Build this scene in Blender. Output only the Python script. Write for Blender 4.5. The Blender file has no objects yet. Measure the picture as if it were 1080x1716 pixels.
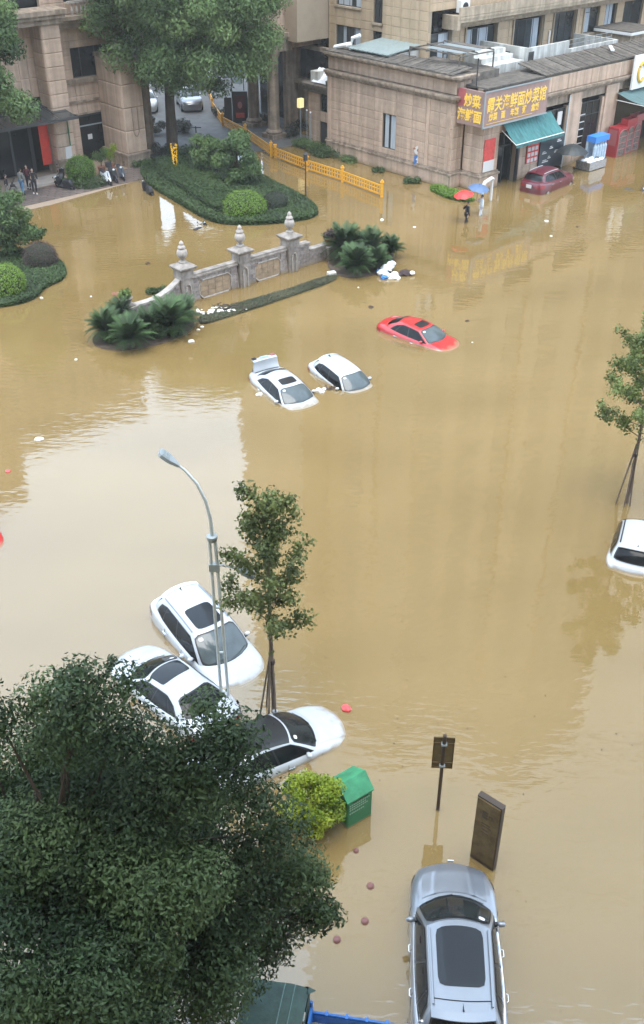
import bpy, bmesh, math, random
import numpy as np
from math import sin, cos, pi, radians, sqrt, atan2
from mathutils import Vector, Matrix
random.seed(7); rng = np.random.default_rng(11)
S = bpy.context.scene
COL = S.collection

# ------------------------------------------------------------------ camera
FPX, YH, CAMH = 1670.0, -280.0, 20.0          # focal length in photo pixels, horizon row, metres above water
PITCH = math.atan((858 - YH) / FPX)
cam_d = bpy.data.cameras.new('camera'); cam = bpy.data.objects.new('camera', cam_d); COL.objects.link(cam)
cam.location = (0, 0, CAMH); cam.rotation_euler = (pi / 2 - PITCH, 0, 0)
cam_d.sensor_fit = 'VERTICAL'; cam_d.sensor_height = 24.0
cam_d.lens = 24.0 * FPX / 1716.0
cam_d.clip_start = 0.1; cam_d.clip_end = 2000
S.camera = cam

# ------------------------------------------------------------------ light
SUN_EL, SUN_AZ = radians(74), radians(180)     # azimuth from +Y towards +X
W = bpy.data.worlds.new("World"); S.world = W; W.use_nodes = True
nt = W.node_tree; nt.nodes.clear()
wo = nt.nodes.new('ShaderNodeOutputWorld'); bg = nt.nodes.new('ShaderNodeBackground')
sky = nt.nodes.new('ShaderNodeTexSky'); sky.sky_type = 'NISHITA'; sky.sun_disc = False
sky.sun_elevation = SUN_EL; sky.sun_rotation = SUN_AZ
sky.air_density = 1.0; sky.dust_density = 2.0; sky.ozone_density = 1.0
hsv = nt.nodes.new('ShaderNodeHueSaturation'); hsv.inputs['Saturation'].default_value = 0.5
hsv.inputs['Value'].default_value = 1.0
nt.links.new(sky.outputs[0], hsv.inputs['Color']); 
# overcast deck: an even bright cloud layer with soft thicker and thinner patches in front of the sky
tcw = nt.nodes.new('ShaderNodeTexCoord'); cn_ = nt.nodes.new('ShaderNodeTexNoise'); cn_.inputs['Scale'].default_value = 2.2; cn_.inputs['Detail'].default_value = 5
nt.links.new(tcw.outputs['Generated'], cn_.inputs['Vector'])
ccr = nt.nodes.new('ShaderNodeValToRGB'); nt.links.new(cn_.outputs['Fac'], ccr.inputs[0])
CLOUD = 7.0
cmul = nt.nodes.new('ShaderNodeVectorMath'); cmul.operation = 'SCALE'; cmul.inputs['Scale'].default_value = CLOUD
ccr.color_ramp.elements[0].position = .3; ccr.color_ramp.elements[0].color = (.66, .86, 1.14, 1)
ccr.color_ramp.elements[1].position = .7; ccr.color_ramp.elements[1].color = (.76, .94, 1.14, 1)
nt.links.new(ccr.outputs[0], cmul.inputs[0])
cmx = nt.nodes.new('ShaderNodeMix'); cmx.data_type = 'RGBA'; cmx.inputs[0].default_value = .8
nt.links.new(hsv.outputs[0], cmx.inputs[6]); nt.links.new(cmul.outputs[0], cmx.inputs[7]); nt.links.new(cmx.outputs[2], bg.inputs['Color'])
bg.inputs['Strength'].default_value = 0.15
nt.links.new(bg.outputs[0], wo.inputs[0])
sl = bpy.data.lights.new('sun', 'SUN'); sl.energy = 0.8; sl.angle = radians(40); sl.color = (1, .93, .82)
so = bpy.data.objects.new('sun', sl); COL.objects.link(so)
sd = Vector((sin(SUN_AZ) * cos(SUN_EL), cos(SUN_AZ) * cos(SUN_EL), sin(SUN_EL)))
so.rotation_euler = sd.to_track_quat('Z', 'Y').to_euler()
S.view_settings.view_transform = 'Standard'; S.view_settings.look = 'None'
S.view_settings.gamma = 1; S.view_settings.use_curve_mapping = False
S.view_settings.exposure = 1.82
S.cycles.max_bounces = 6; S.cycles.diffuse_bounces = 3; S.cycles.glossy_bounces = 3
S.cycles.transmission_bounces = 2; S.cycles.transparent_max_bounces = 10; S.cycles.caustics_reflective = False

# ------------------------------------------------------------------ ground coordinates
def G(x, y, z=0.0):
    "photo pixel -> point at height z on the real ground"
    u = (x - 540) / FPX; v = (y - 858) / FPX
    d = (u, cos(PITCH) - v * sin(PITCH), -sin(PITCH) - v * cos(PITCH))
    t = (z - CAMH) / d[2]
    return Vector((d[0] * t, d[1] * t, z))
def zat(P, y):
    v = (y - 858) / FPX
    return CAMH - P[1] * (sin(PITCH) + v * cos(PITCH)) / (cos(PITCH) - v * sin(PITCH))
O = G(753, 316)                                # corner of the restaurant block
ROT = radians(42)
def L2W(b, a, z=0.0):                          # building frame (x=b along the street front, y=a away from it)
    return Vector((O.x + b * cos(ROT) - a * sin(ROT), O.y + b * sin(ROT) + a * cos(ROT), z))
def W2L(P):
    x, y = P[0] - O.x, P[1] - O.y
    return x * cos(ROT) + y * sin(ROT), -x * sin(ROT) + y * cos(ROT)

# ------------------------------------------------------------------ materials
M = {}
def mat(name, col, rough=.6, metal=0, noise=0.0, nscale=4.0, stretch=(1, 1, 1), bump=0.0, bscale=30.0, coat=0, spec=.5,
        rand=0.0, emit=None, col2=None, detail=4, ior=None, stain=0.0, tide=0.0):
    m = bpy.data.materials.new(name); m.use_nodes = True; N = m.node_tree.nodes; Lk = m.node_tree.links
    b = N['Principled BSDF']
    b.inputs['Roughness'].default_value = rough; b.inputs['Metallic'].default_value = metal
    b.inputs['Coat Weight'].default_value = coat; b.inputs['Coat Roughness'].default_value = .05
    b.inputs['Specular IOR Level'].default_value = spec
    if ior: b.inputs['IOR'].default_value = ior
    src = None
    tc = N.new('ShaderNodeTexCoord'); mp = N.new('ShaderNodeMapping'); Lk.new(tc.outputs['Object'], mp.inputs[0])
    mp.inputs['Scale'].default_value = stretch
    rgb = N.new('ShaderNodeRGB'); rgb.outputs[0].default_value = (*col, 1); src = rgb.outputs[0]
    if col2 or noise:
        nz = N.new('ShaderNodeTexNoise'); nz.inputs['Scale'].default_value = nscale; nz.inputs['Detail'].default_value = detail
        nz.inputs['Roughness'].default_value = .65; Lk.new(mp.outputs[0], nz.inputs['Vector'])
        cr = N.new('ShaderNodeValToRGB'); Lk.new(nz.outputs['Fac'], cr.inputs[0])
        c2 = col2 if col2 else tuple(c * (1 - noise) for c in col)
        c1 = col if col2 else tuple(min(1, c * (1 + noise * .6)) for c in col)
        cr.color_ramp.elements[0].position = .33; cr.color_ramp.elements[0].color = (*c2, 1)
        cr.color_ramp.elements[1].position = .67; cr.color_ramp.elements[1].color = (*c1, 1)
        src = cr.outputs[0]
    if stain:                                   # dirt runs down the stone
        n2 = N.new('ShaderNodeTexNoise'); n2.inputs['Scale'].default_value = 1.0; n2.inputs['Detail'].default_value = 5
        m2 = N.new('ShaderNodeMapping'); geo = N.new('ShaderNodeNewGeometry'); Lk.new(geo.outputs['Position'], m2.inputs[0])
        m2.inputs['Scale'].default_value = (2.6, 2.6, .18); Lk.new(m2.outputs[0], n2.inputs['Vector'])
        r2 = N.new('ShaderNodeValToRGB'); Lk.new(n2.outputs['Fac'], r2.inputs[0])
        r2.color_ramp.elements[0].position = .42; r2.color_ramp.elements[1].position = .62
        r2.color_ramp.elements[0].color = (1 - stain, 1 - stain, 1 - stain * 1.05, 1); r2.color_ramp.elements[1].color = (1, 1, 1, 1)
        mx = N.new('ShaderNodeMix'); mx.data_type = 'RGBA'; mx.blend_type = 'MULTIPLY'; mx.inputs[0].default_value = 1
        Lk.new(src, mx.inputs[6]); Lk.new(r2.outputs[0], mx.inputs[7]); src = mx.outputs[2]
    if tide:                                    # dried and wet silt left just above the flood line
        g3 = N.new('ShaderNodeNewGeometry'); sx = N.new('ShaderNodeSeparateXYZ'); Lk.new(g3.outputs['Position'], sx.inputs[0])
        n3 = N.new('ShaderNodeTexNoise'); n3.inputs['Scale'].default_value = 5; n3.inputs['Detail'].default_value = 4; Lk.new(g3.outputs['Position'], n3.inputs['Vector'])
        a3 = N.new('ShaderNodeMath'); a3.operation = 'MULTIPLY_ADD'; Lk.new(n3.outputs['Fac'], a3.inputs[0]); a3.inputs[1].default_value = -tide * 1.6; Lk.new(sx.outputs['Z'], a3.inputs[2])
        r3 = N.new('ShaderNodeMapRange'); Lk.new(a3.outputs[0], r3.inputs[0]); r3.inputs[1].default_value = -tide * .6; r3.inputs[2].default_value = tide * .15; r3.inputs[3].default_value = .75; r3.inputs[4].default_value = 0
        m3 = N.new('ShaderNodeMix'); m3.data_type = 'RGBA'; Lk.new(r3.outputs[0], m3.inputs[0]); Lk.new(src, m3.inputs[6]); m3.inputs[7].default_value = (.27, .20, .11, 1); src = m3.outputs[2]
    if rand:
        oi = N.new('ShaderNodeObjectInfo'); h = N.new('ShaderNodeHueSaturation'); mr = N.new('ShaderNodeMapRange')
        mr.inputs[3].default_value = 1 - rand; mr.inputs[4].default_value = 1 + rand
        Lk.new(oi.outputs['Random'], mr.inputs[0]); Lk.new(mr.outputs[0], h.inputs['Value']); Lk.new(src, h.inputs['Color']); src = h.outputs[0]
    Lk.new(src, b.inputs['Base Color'])
    if bump:
        nb = N.new('ShaderNodeTexNoise'); nb.inputs['Scale'].default_value = bscale; nb.inputs['Detail'].default_value = 4
        Lk.new(mp.outputs[0], nb.inputs['Vector']); bp = N.new('ShaderNodeBump'); bp.inputs['Strength'].default_value = bump
        bp.inputs['Distance'].default_value = .02; Lk.new(nb.outputs['Fac'], bp.inputs['Height']); Lk.new(bp.outputs[0], b.inputs['Normal'])
    if emit:
        b.inputs['Emission Color'].default_value = (*emit[0], 1); b.inputs['Emission Strength'].default_value = emit[1]
    M[name] = m; return m
def leafmat(name, dark, light, rough=.55, trans=.25, spec=.35):
    m = bpy.data.materials.new(name); m.use_nodes = True; N = m.node_tree.nodes; Lk = m.node_tree.links
    b = N['Principled BSDF']; b.inputs['Roughness'].default_value = rough; b.inputs['Specular IOR Level'].default_value = spec
    at = N.new('ShaderNodeAttribute'); at.attribute_name = 'tone'
    cr = N.new('ShaderNodeValToRGB'); cr.color_ramp.elements[0].color = (*dark, 1); cr.color_ramp.elements[1].color = (*light, 1)
    Lk.new(at.outputs['Fac'], cr.inputs[0]); Lk.new(cr.outputs[0], b.inputs['Base Color'])
    tr = N.new('ShaderNodeBsdfTranslucent'); Lk.new(cr.outputs[0], tr.inputs['Color'])
    ms = N.new('ShaderNodeMixShader'); ms.inputs[0].default_value = trans
    Lk.new(b.outputs[0], ms.inputs[1]); Lk.new(tr.outputs[0], ms.inputs[2]); Lk.new(ms.outputs[0], N['Material Output'].inputs[0])
    M[name] = m; return m

mat('stone', (.56, .41, .31), .75, noise=.18, nscale=1.2, bump=.25, bscale=20, rand=.07, stain=.24, tide=.3)
mat('stone_trim', (.38, .295, .225), .75, noise=.3, nscale=2, bump=.3, bscale=14, stain=.42)
mat('joint', (.32, .24, .175), .9)
mat('stone_pale', (.52, .385, .25), .7, noise=.12, nscale=1.0, bump=.15, bscale=20, rand=.05, stain=.14)
mat('stone_pale_trim', (.47, .375, .27), .75, noise=.2, nscale=2, stain=.3)
mat('pale_joint', (.34, .27, .19), .9)
mat('stone_grey', (.34, .295, .26), .8, noise=.35, nscale=3, bump=.5, bscale=25, rand=.08, tide=.2, stain=.3)
mat('stone_brick', (.31, .265, .24), .85, noise=.35, nscale=6, bump=.5, bscale=40, rand=.16, tide=.2)
mat('stone_tan', (.34, .245, .155), .75, noise=.3, nscale=4, bump=.3, bscale=40, rand=.1)
mat('stone_light', (.40, .355, .315), .8, noise=.3, nscale=5, bump=.4, bscale=40)
mat('roof_dark', (.16, .135, .11), .9, noise=.6, nscale=2.5, bump=.6, bscale=12, col2=(.065, .058, .05), rand=.2)
mat('roof_membrane', (.17, .165, .155), .8, noise=.5, nscale=.8)
mat('metal_roof', (.25, .30, .29), .45, noise=.25, nscale=3, stretch=(1, 6, 1), rand=.06)
mat('white_wall', (.66, .65, .61), .7, noise=.15, nscale=1.5, stain=.35)
mat('mould', (.05, .05, .045), .9, noise=.4)
mat('white_paint', (.78, .78, .76), .5)
mat('dark_frame', (.035, .035, .035), .5)
mat('glass', (.035, .042, .045), .06, noise=.5, nscale=.6, spec=.6, rand=.35)
mat('glass_dark', (.014, .015, .016), .15, noise=.4, nscale=1, spec=.35)
mat('curtain', (.42, .46, .5), .9, noise=.25, nscale=3, stretch=(9, 9, .3))
mat('paving', (.16, .125, .11), .55, noise=.35, nscale=3, rand=.16)
mat('paving_pale', (.42, .38, .34), .6, noise=.2, nscale=3)
mat('road', (.10, .10, .10), .75, noise=.25, nscale=1.2)
mat('soil', (.09, .065, .045), .95, noise=.4, nscale=4)
mat('bark', (.075, .055, .04), .95, noise=.4, nscale=6, stretch=(1, 1, .2), bump=.8, bscale=20)
mat('bark_grey', (.17, .13, .10), .95, noise=.4, nscale=8, stretch=(1, 1, .2), bump=.8, bscale=30)
mat('yellow', (.78, .39, .035), .5, noise=.15, nscale=6)
mat('black_metal', (.025, .025, .028), .4)
mat('black_plastic', (.03, .03, .032), .55)
mat('seat_black', (.025, .025, .03), .5)
mat('rubber', (.02, .02, .02), .85)
mat('chrome', (.75, .76, .78), .15, metal=1)
mat('silver', (.22, .24, .27), .35, metal=.5, coat=1, noise=.05, nscale=2, tide=.12)
mat('car_white', (.49, .52, .55), .3, coat=1, noise=.05, nscale=3, tide=.10)
mat('car_red', (.50, .02, .02), .3, coat=.8, noise=.05, nscale=3, tide=.08)
mat('car_maroon', (.12, .010, .02), .35, coat=.8)
mat('car_blue', (.1, .12, .15), .35, coat=.8)
mat('car_glass', (.012, .013, .014), .07, spec=.22, noise=.5, nscale=1.5)
mat('car_screen', (.085, .105, .108), .10, spec=.5, noise=.25, nscale=1.6)
mat('car_screen_dark', (.02, .024, .024), .07, spec=.3, noise=.5, nscale=1.5)
mat('pano', (.022, .026, .031), .08, spec=.25)
mat('black_trim', (.012, .012, .013), .4)
mat('lamp_red', (.35, .02, .02), .2, coat=1)
mat('lamp_clear', (.55, .57, .6), .1, coat=1)
mat('plate_blue', (.05, .16, .42), .4)
mat('plate_pale', (.30, .42, .62), .4)
mat('lamp_dull', (.30, .10, .10), .3)
mat('plate_green', (.3, .6, .4), .4)
mat('galv', (.56, .62, .63), .35, metal=.25, noise=.08, nscale=4)
mat('galv_grey', (.30, .34, .35), .4, metal=.2)
mat('lens', (.6, .65, .66), .15)
mat('sign_brown', (.17, .12, .06), .75, spec=.2, noise=.3, nscale=4, stain=.2)
mat('sign_brown_dark', (.045, .03, .02), .5)
mat('sign_back', (.20, .155, .08), .75, spec=.2, noise=.2, nscale=5)
mat('pole_brown', (.045, .028, .018), .5)
mat('sign_text', (.05, .035, .02), .6)
mat('bin_green', (.045, .27, .125), .45, noise=.25, nscale=4, tide=.12, stain=.2)
mat('bin_green_dark', (.02, .17, .07), .45, noise=.12, nscale=5)
mat('pale_text', (.36, .5, .4), .6)
mat('tarp', (.035, .07, .058), .7, noise=.3, nscale=4, bump=.5, bscale=9)
mat('tarp_line', (.10, .17, .15), .6)
mat('blue_paint', (.02, .15, .48), .4, noise=.25, nscale=6)
mat('shop_board', (.32, .21, .185), .6, noise=.15, nscale=2)
mat('shop_board_red', (.40, .10, .10), .6, noise=.15, nscale=2)
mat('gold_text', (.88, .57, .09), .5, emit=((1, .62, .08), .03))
mat('awning', (.045, .17, .17), .6, noise=.45, nscale=2.2, stretch=(3, .4, 1), bump=.2, bscale=4)
mat('awning_dark', (.10, .17, .17), .6, noise=.3, nscale=2, stretch=(3, .4, 1))
mat('poster_red', (.60, .07, .06), .6, noise=.2, nscale=4)
mat('poster_pale', (.62, .6, .58), .6)
mat('poster_dark', (.03, .04, .05), .3)
mat('banner_red', (.62, .045, .02), .6, noise=.15, nscale=3)
mat('cabinet_red', (.36, .035, .04), .4)
mat('cabinet_pink', (.38, .12, .12), .45)
mat('cabinet_glass', (.17, .14, .13), .12, noise=.6, nscale=5)
mat('blue_plastic', (.05, .25, .75), .4)
mat('pale_plastic', (.45, .56, .66), .35, noise=.2, nscale=5)
mat('steel', (.5, .5, .52), .3, metal=.8, noise=.4, nscale=8)
mat('foam', (.75, .73, .68), .8)
mat('bag_white', (.75, .78, .82), .45, noise=.12, nscale=9)
mat('bag_red', (.75, .10, .10), .45, noise=.2, nscale=9)
mat('bag_blue', (.05, .22, .6), .5, noise=.5, nscale=9)
mat('dark_cloth', (.05, .03, .03), .8)
mat('brown_cloth', (.17, .09, .07), .9)
mat('skin', (.50, .32, .23), .6)
mat('hair', (.012, .010, .009), .6)
mat('cloth_black', (.018, .018, .02), .85)
mat('cloth_white', (.68, .72, .76), .8)
mat('cloth_grey', (.17, .18, .17), .85)
mat('cloth_blue', (.10, .20, .32), .85)
mat('cloth_maroon', (.10, .02, .025), .85)
mat('umb_red', (.75, .045, .04), .5)
mat('umb_blue', (.09, .15, .27), .5)
mat('umb_black', (.03, .035, .035), .5)
mat('gold_lights', (.85, .5, .02), .4, noise=.7, nscale=14, emit=((1, .6, .03), .12), col2=(.25, .13, .01))
mat('lit_sign', (.6, .5, .3), .5, emit=((1, .8, .35), .25))
mat('terracotta', (.28, .13, .08), .8)
mat('sign_yellow', (.6, .4, .06), .6)
mat('hydrant', (.20, .09, .08), .7)
mat('litter_brown', (.07, .045, .03), .9)
mat('tower_pale', (.62, .60, .56), .8)
mat('tower', (.42, .34, .25), .8, noise=.15, nscale=.3)
mat('tower_glass', (.27, .23, .18), .5)
mat('ground', (.12, .10, .08), .9)

leafmat('leaf_moss', (.06, .06, .03), (.15, .145, .08), trans=.1)
leafmat('leaf_big', (.008, .023, .010), (.078, .122, .044), trans=.12, spec=.25)
leafmat('leaf_far', (.05, .095, .032), (.18, .265, .09), trans=.25)
leafmat('leaf_mid', (.045, .085, .03), (.13, .20, .06), trans=.2)
leafmat('leaf_sapling_light', (.08, .115, .035), (.23, .29, .09), trans=.25)
leafmat('leaf_sapling', (.05, .072, .022), (.17, .205, .065), trans=.25)
leafmat('leaf_yellow', (.12, .20, .012), (.36, .42, .04), trans=.25)
leafmat('leaf_bright', (.07, .15, .016), (.19, .30, .04), trans=.1)
leafmat('leaf_hedge', (.03, .055, .018), (.07, .115, .035), trans=.1)
leafmat('leaf_dark', (.028, .034, .024), (.07, .075, .055), trans=.1)
leafmat('leaf_purple', (.05, .035, .03), (.12, .075, .07), trans=.1)
leafmat('leaf_grass', (.06, .10, .02), (.14, .21, .05), trans=.1)
mat('frond_green', (.048, .088, .028), .6, rand=.4, spec=.4, noise=.3, nscale=2)
mat('core', (.018, .028, .012), .95)
mat('moss', (.11, .105, .045), .95, noise=.4, nscale=5, bump=.6, bscale=20)

# muddy flood water: brown silt scatters, a glossy skin reflects
wm = bpy.data.materials.new('flood_water'); wm.use_nodes = True; N = wm.node_tree.nodes; Lk = wm.node_tree.links
geo = N.new('ShaderNodeNewGeometry')
def nz(scale, sc=(1, 1, 1), det=3, rot=0):
    mp = N.new('ShaderNodeMapping'); mp.inputs['Scale'].default_value = sc; mp.inputs['Rotation'].default_value = (0, 0, rot)
    Lk.new(geo.outputs['Position'], mp.inputs[0]); n = N.new('ShaderNodeTexNoise'); n.inputs['Scale'].default_value = scale
    n.inputs['Detail'].default_value = det; Lk.new(mp.outputs[0], n.inputs['Vector']); return n.outputs['Fac']
cr = N.new('ShaderNodeValToRGB'); Lk.new(nz(.13, (.8, 1.5, 1), det=8, rot=.5), cr.inputs[0])
cr.color_ramp.elements[0].position = .35; cr.color_ramp.elements[0].color = (.275, .182, .066, 1)
cr.color_ramp.elements[1].position = .65; cr.color_ramp.elements[1].color = (.335, .225, .088, 1)
def mth(op, a, c):
    m = N.new('ShaderNodeMath'); m.operation = op
    for i, q in enumerate((a, c)):
        if isinstance(q, (int, float)): m.inputs[i].default_value = q
        else: Lk.new(q, m.inputs[i])
    return m.outputs[0]
msk = N.new('ShaderNodeMapRange'); Lk.new(nz(.07, det=2), msk.inputs[0])
msk.inputs[1].default_value = .42; msk.inputs[2].default_value = .62; msk.inputs[3].default_value = .15; msk.inputs[4].default_value = 1
small = mth('MULTIPLY', nz(3.2, (.55, 1.3, 1), 2, radians(12)), msk.outputs[0])
hgt = mth('ADD', mth('MULTIPLY', small, .021), mth('MULTIPLY', nz(.8, (.6, 1.2, 1), 2), .016))
bp = N.new('ShaderNodeBump'); bp.inputs['Strength'].default_value = .55; bp.inputs['Distance'].default_value = 1.0
Lk.new(hgt, bp.inputs['Height'])
M['flood_water'] = wm
# a hand's depth of the muddy water can be seen into: part of the light passes the skin and each silt layer below it
def see_through(m, amount):
    N = m.node_tree.nodes; Lk = m.node_tree.links; out = N['Material Output']; src = out.inputs[0].links[0].from_socket
    tr = N.new('ShaderNodeBsdfTransparent'); ms = N.new('ShaderNodeMixShader'); ms.inputs[0].default_value = amount
    Lk.new(src, ms.inputs[1]); Lk.new(tr.outputs[0], ms.inputs[2]); Lk.new(ms.outputs[0], out.inputs[0])
def silt(name, amount):
    m = bpy.data.materials.new(name); m.use_nodes = True; b_ = m.node_tree.nodes['Principled BSDF']
    b_.inputs['Base Color'].default_value = (.31, .208, .078, 1); b_.inputs['Roughness'].default_value = 1; b_.inputs['Specular IOR Level'].default_value = 0
    if amount: see_through(m, amount)
    M[name] = m
N = wm.node_tree.nodes; Lk = wm.node_tree.links
df = N.new('ShaderNodeBsdfDiffuse'); Lk.new(cr.outputs[0], df.inputs['Color'])
gs = N.new('ShaderNodeBsdfGlossy'); gs.inputs['Roughness'].default_value = .035; gs.inputs['Color'].default_value = (1, 1, 1, 1); Lk.new(bp.outputs[0], gs.inputs['Normal'])
fz = N.new('ShaderNodeFresnel'); fz.inputs['IOR'].default_value = 1.90; Lk.new(bp.outputs[0], fz.inputs['Normal'])
trn = N.new('ShaderNodeBsdfTransparent'); m1 = N.new('ShaderNodeMixShader'); m1.inputs[0].default_value = .35
Lk.new(df.outputs[0], m1.inputs[1]); Lk.new(trn.outputs[0], m1.inputs[2])
m2 = N.new('ShaderNodeMixShader'); Lk.new(fz.outputs[0], m2.inputs[0]); Lk.new(m1.outputs[0], m2.inputs[1]); Lk.new(gs.outputs[0], m2.inputs[2])
Lk.new(m2.outputs[0], N['Material Output'].inputs[0]); N.remove(N['Principled BSDF'])
silt('silt_a', .55); silt('silt_b', .55); silt('silt_c', .55); silt('silt_d', 0)

# ------------------------------------------------------------------ mesh helpers
class MB:
    def __init__(s): s.v = []; s.f = []
    def add(s, v, f):
        o = len(s.v); s.v += [tuple(p) for p in v]; s.f += [tuple(i + o for i in q) for q in f]; return s
    def box(s, x0, x1, y0, y1, z0, z1):
        if x0 > x1: x0, x1 = x1, x0
        if y0 > y1: y0, y1 = y1, y0
        return s.add([(x0, y0, z0), (x1, y0, z0), (x1, y1, z0), (x0, y1, z0), (x0, y0, z1), (x1, y0, z1), (x1, y1, z1), (x0, y1, z1)],
                     [(0, 3, 2, 1), (4, 5, 6, 7), (0, 1, 5, 4), (1, 2, 6, 5), (2, 3, 7, 6), (3, 0, 4, 7)])
    def bar(s, p, q, w, h, up=(0, 0, 1)):
        p = Vector(p); q = Vector(q); d = (q - p).normalized(); u = Vector(up)
        if abs(d.dot(u)) > .95: u = Vector((0, 1, 0))
        r = d.cross(u).normalized() * w / 2; t = r.cross(d).normalized() * h / 2
        return s.add([p - r - t, p + r - t, p + r + t, p - r + t, q - r - t, q + r - t, q + r + t, q - r + t],
                     [(0, 1, 2, 3), (7, 6, 5, 4), (0, 4, 5, 1), (1, 5, 6, 2), (2, 6, 7, 3), (3, 7, 4, 0)])
    def path(s, pts, rad, n=8, cap=True):
        pts = [Vector(p) for p in pts]; V = []; F = []
        for i, p in enumerate(pts):
            d = (pts[min(i + 1, len(pts) - 1)] - pts[max(i - 1, 0)]).normalized()
            u = Vector((0, 0, 1)) if abs(d.z) < .9 else Vector((1, 0, 0))
            a = d.cross(u).normalized(); b_ = a.cross(d)
            r = rad[i] if isinstance(rad, (list, tuple)) else rad
            V += [p + (a * cos(2 * pi * k / n) + b_ * sin(2 * pi * k / n)) * r for k in range(n)]
        for i in range(len(pts) - 1):
            for k in range(n): F.append((i * n + k, i * n + (k + 1) % n, (i + 1) * n + (k + 1) % n, (i + 1) * n + k))
        if cap: F.append(tuple(range(n))[::-1]); F.append(tuple((len(pts) - 1) * n + k for k in range(n)))
        return s.add(V, F)
    def tube(s, p, q, r, r2=None, n=8): return s.path([p, q], [r, r if r2 is None else r2], n)
    def lathe(s, prof, n=16, c=(0, 0, 0), sx=1, sy=1):
        V = [(c[0] + r * cos(2 * pi * k / n) * sx, c[1] + r * sin(2 * pi * k / n) * sy, c[2] + z) for r, z in prof for k in range(n)]
        F = [(i * n + k, i * n + (k + 1) % n, (i + 1) * n + (k + 1) % n, (i + 1) * n + k) for i in range(len(prof) - 1) for k in range(n)]
        F.append(tuple(range(n))[::-1]); F.append(tuple((len(prof) - 1) * n + k for k in range(n)))
        return s.add(V, F)
    def ball(s, c, rx, ry=None, rz=None, n=12, m=8, jit=0):
        ry = ry or rx; rz = rz or rx
        V = []; F = []
        for i in range(m + 1):
            th = pi * i / m
            for k in range(n):
                j = 1 + random.uniform(-jit, jit)
                V.append((c[0] + rx * sin(th) * cos(2 * pi * k / n) * j, c[1] + ry * sin(th) * sin(2 * pi * k / n) * j, c[2] + rz * cos(th) * j))
        for i in range(m):
            for k in range(n): F.append((i * n + k, (i + 1) * n + k, (i + 1) * n + (k + 1) % n, i * n + (k + 1) % n))
        return s.add(V, F)
    def grid(s, fn, nu, nv):
        V = [fn(i / nu, j / nv) for i in range(nu + 1) for j in range(nv + 1)]
        F = [(i * (nv + 1) + j, (i + 1) * (nv + 1) + j, (i + 1) * (nv + 1) + j + 1, i * (nv + 1) + j + 1) for i in range(nu) for j in range(nv)]
        return s.add(V, F)
    def prism(s, poly, z0, z1):
        n = len(poly)
        return s.add([(p[0], p[1], z0) for p in poly] + [(p[0], p[1], z1) for p in poly],
                     [tuple(range(n))[::-1], tuple(range(n, 2 * n))] + [(i, (i + 1) % n, (i + 1) % n + n, i + n) for i in range(n)])
    def patch(s, fn, a0, a1, b0, b1, ex=6, nr=5, nt=36):
        "rounded-corner patch of a parametric surface"
        am, bm_, ah, bh = (a0 + a1) / 2, (b0 + b1) / 2, (a1 - a0) / 2, (b1 - b0) / 2
        V = [fn(am, bm_)]; F = []
        for i in range(1, nr + 1):
            for k in range(nt):
                t = 2 * pi * k / nt; c, d = cos(t), sin(t)
                q = (abs(c) ** ex + abs(d) ** ex) ** (-1 / ex) * i / nr
                V.append(fn(am + ah * c * q, bm_ + bh * d * q))
        for k in range(nt): F.append((0, 1 + k, 1 + (k + 1) % nt))
        for i in range(nr - 1):
            for k in range(nt): F.append((1 + i * nt + k, 1 + (i + 1) * nt + k, 1 + (i + 1) * nt + (k + 1) % nt, 1 + i * nt + (k + 1) % nt))
        return s.add(V, F)
    def mesh(s, name, mtl, smooth=False, recalc=True):
        me = bpy.data.meshes.new(name); me.from_pydata([tuple(v) for v in s.v], [], s.f)
        if recalc:
            bm = bmesh.new(); bm.from_mesh(me)
            bmesh.ops.remove_doubles(bm, verts=bm.verts, dist=1e-5)
            bmesh.ops.recalc_face_normals(bm, faces=bm.faces); bm.to_mesh(me); bm.free()
        me.materials.append(M[mtl] if isinstance(mtl, str) else mtl)
        if smooth:
            me.polygons.foreach_set('use_smooth', [True] * len(me.polygons))
            me.set_sharp_from_angle(angle=radians(smooth if smooth > 1 else 40))
        return me
def ob(name, mb, mtl, parent=None, smooth=False, kind=None, label=None, recalc=True):
    me = mb.mesh(name, mtl, smooth, recalc) if isinstance(mb, MB) else mb
    o = bpy.data.objects.new(name, me); COL.objects.link(o)
    if parent is not None: o.parent = parent
    if kind: o['kind'] = kind
    if label: o['label'] = label
    return o
def thing(name, label, cat, loc=(0, 0, 0), rz=0.0, group=None, rot=None):
    o = bpy.data.objects.new(name, None); COL.objects.link(o); o.empty_display_size = .3
    o.location = loc; o.rotation_euler = rot if rot else (0, 0, rz)
    tag(o, label, cat, group); return o
def tag(o, label, cat, group=None):
    o['label'] = label; o['category'] = cat
    if group: o['group'] = group
    return o
def copy_tree(o, parent=None):
    c = o.copy(); COL.objects.link(c); c.parent = parent
    for ch in list(o.children): copy_tree(ch, c)
    return c
def rel(root, P):                               # world point -> local coordinates of an unscaled, z-rotated root
    d = Vector(P) - root.location; a = -root.rotation_euler.z
    return Vector((d.x * cos(a) - d.y * sin(a), d.x * sin(a) + d.y * cos(a), d.z))

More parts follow.
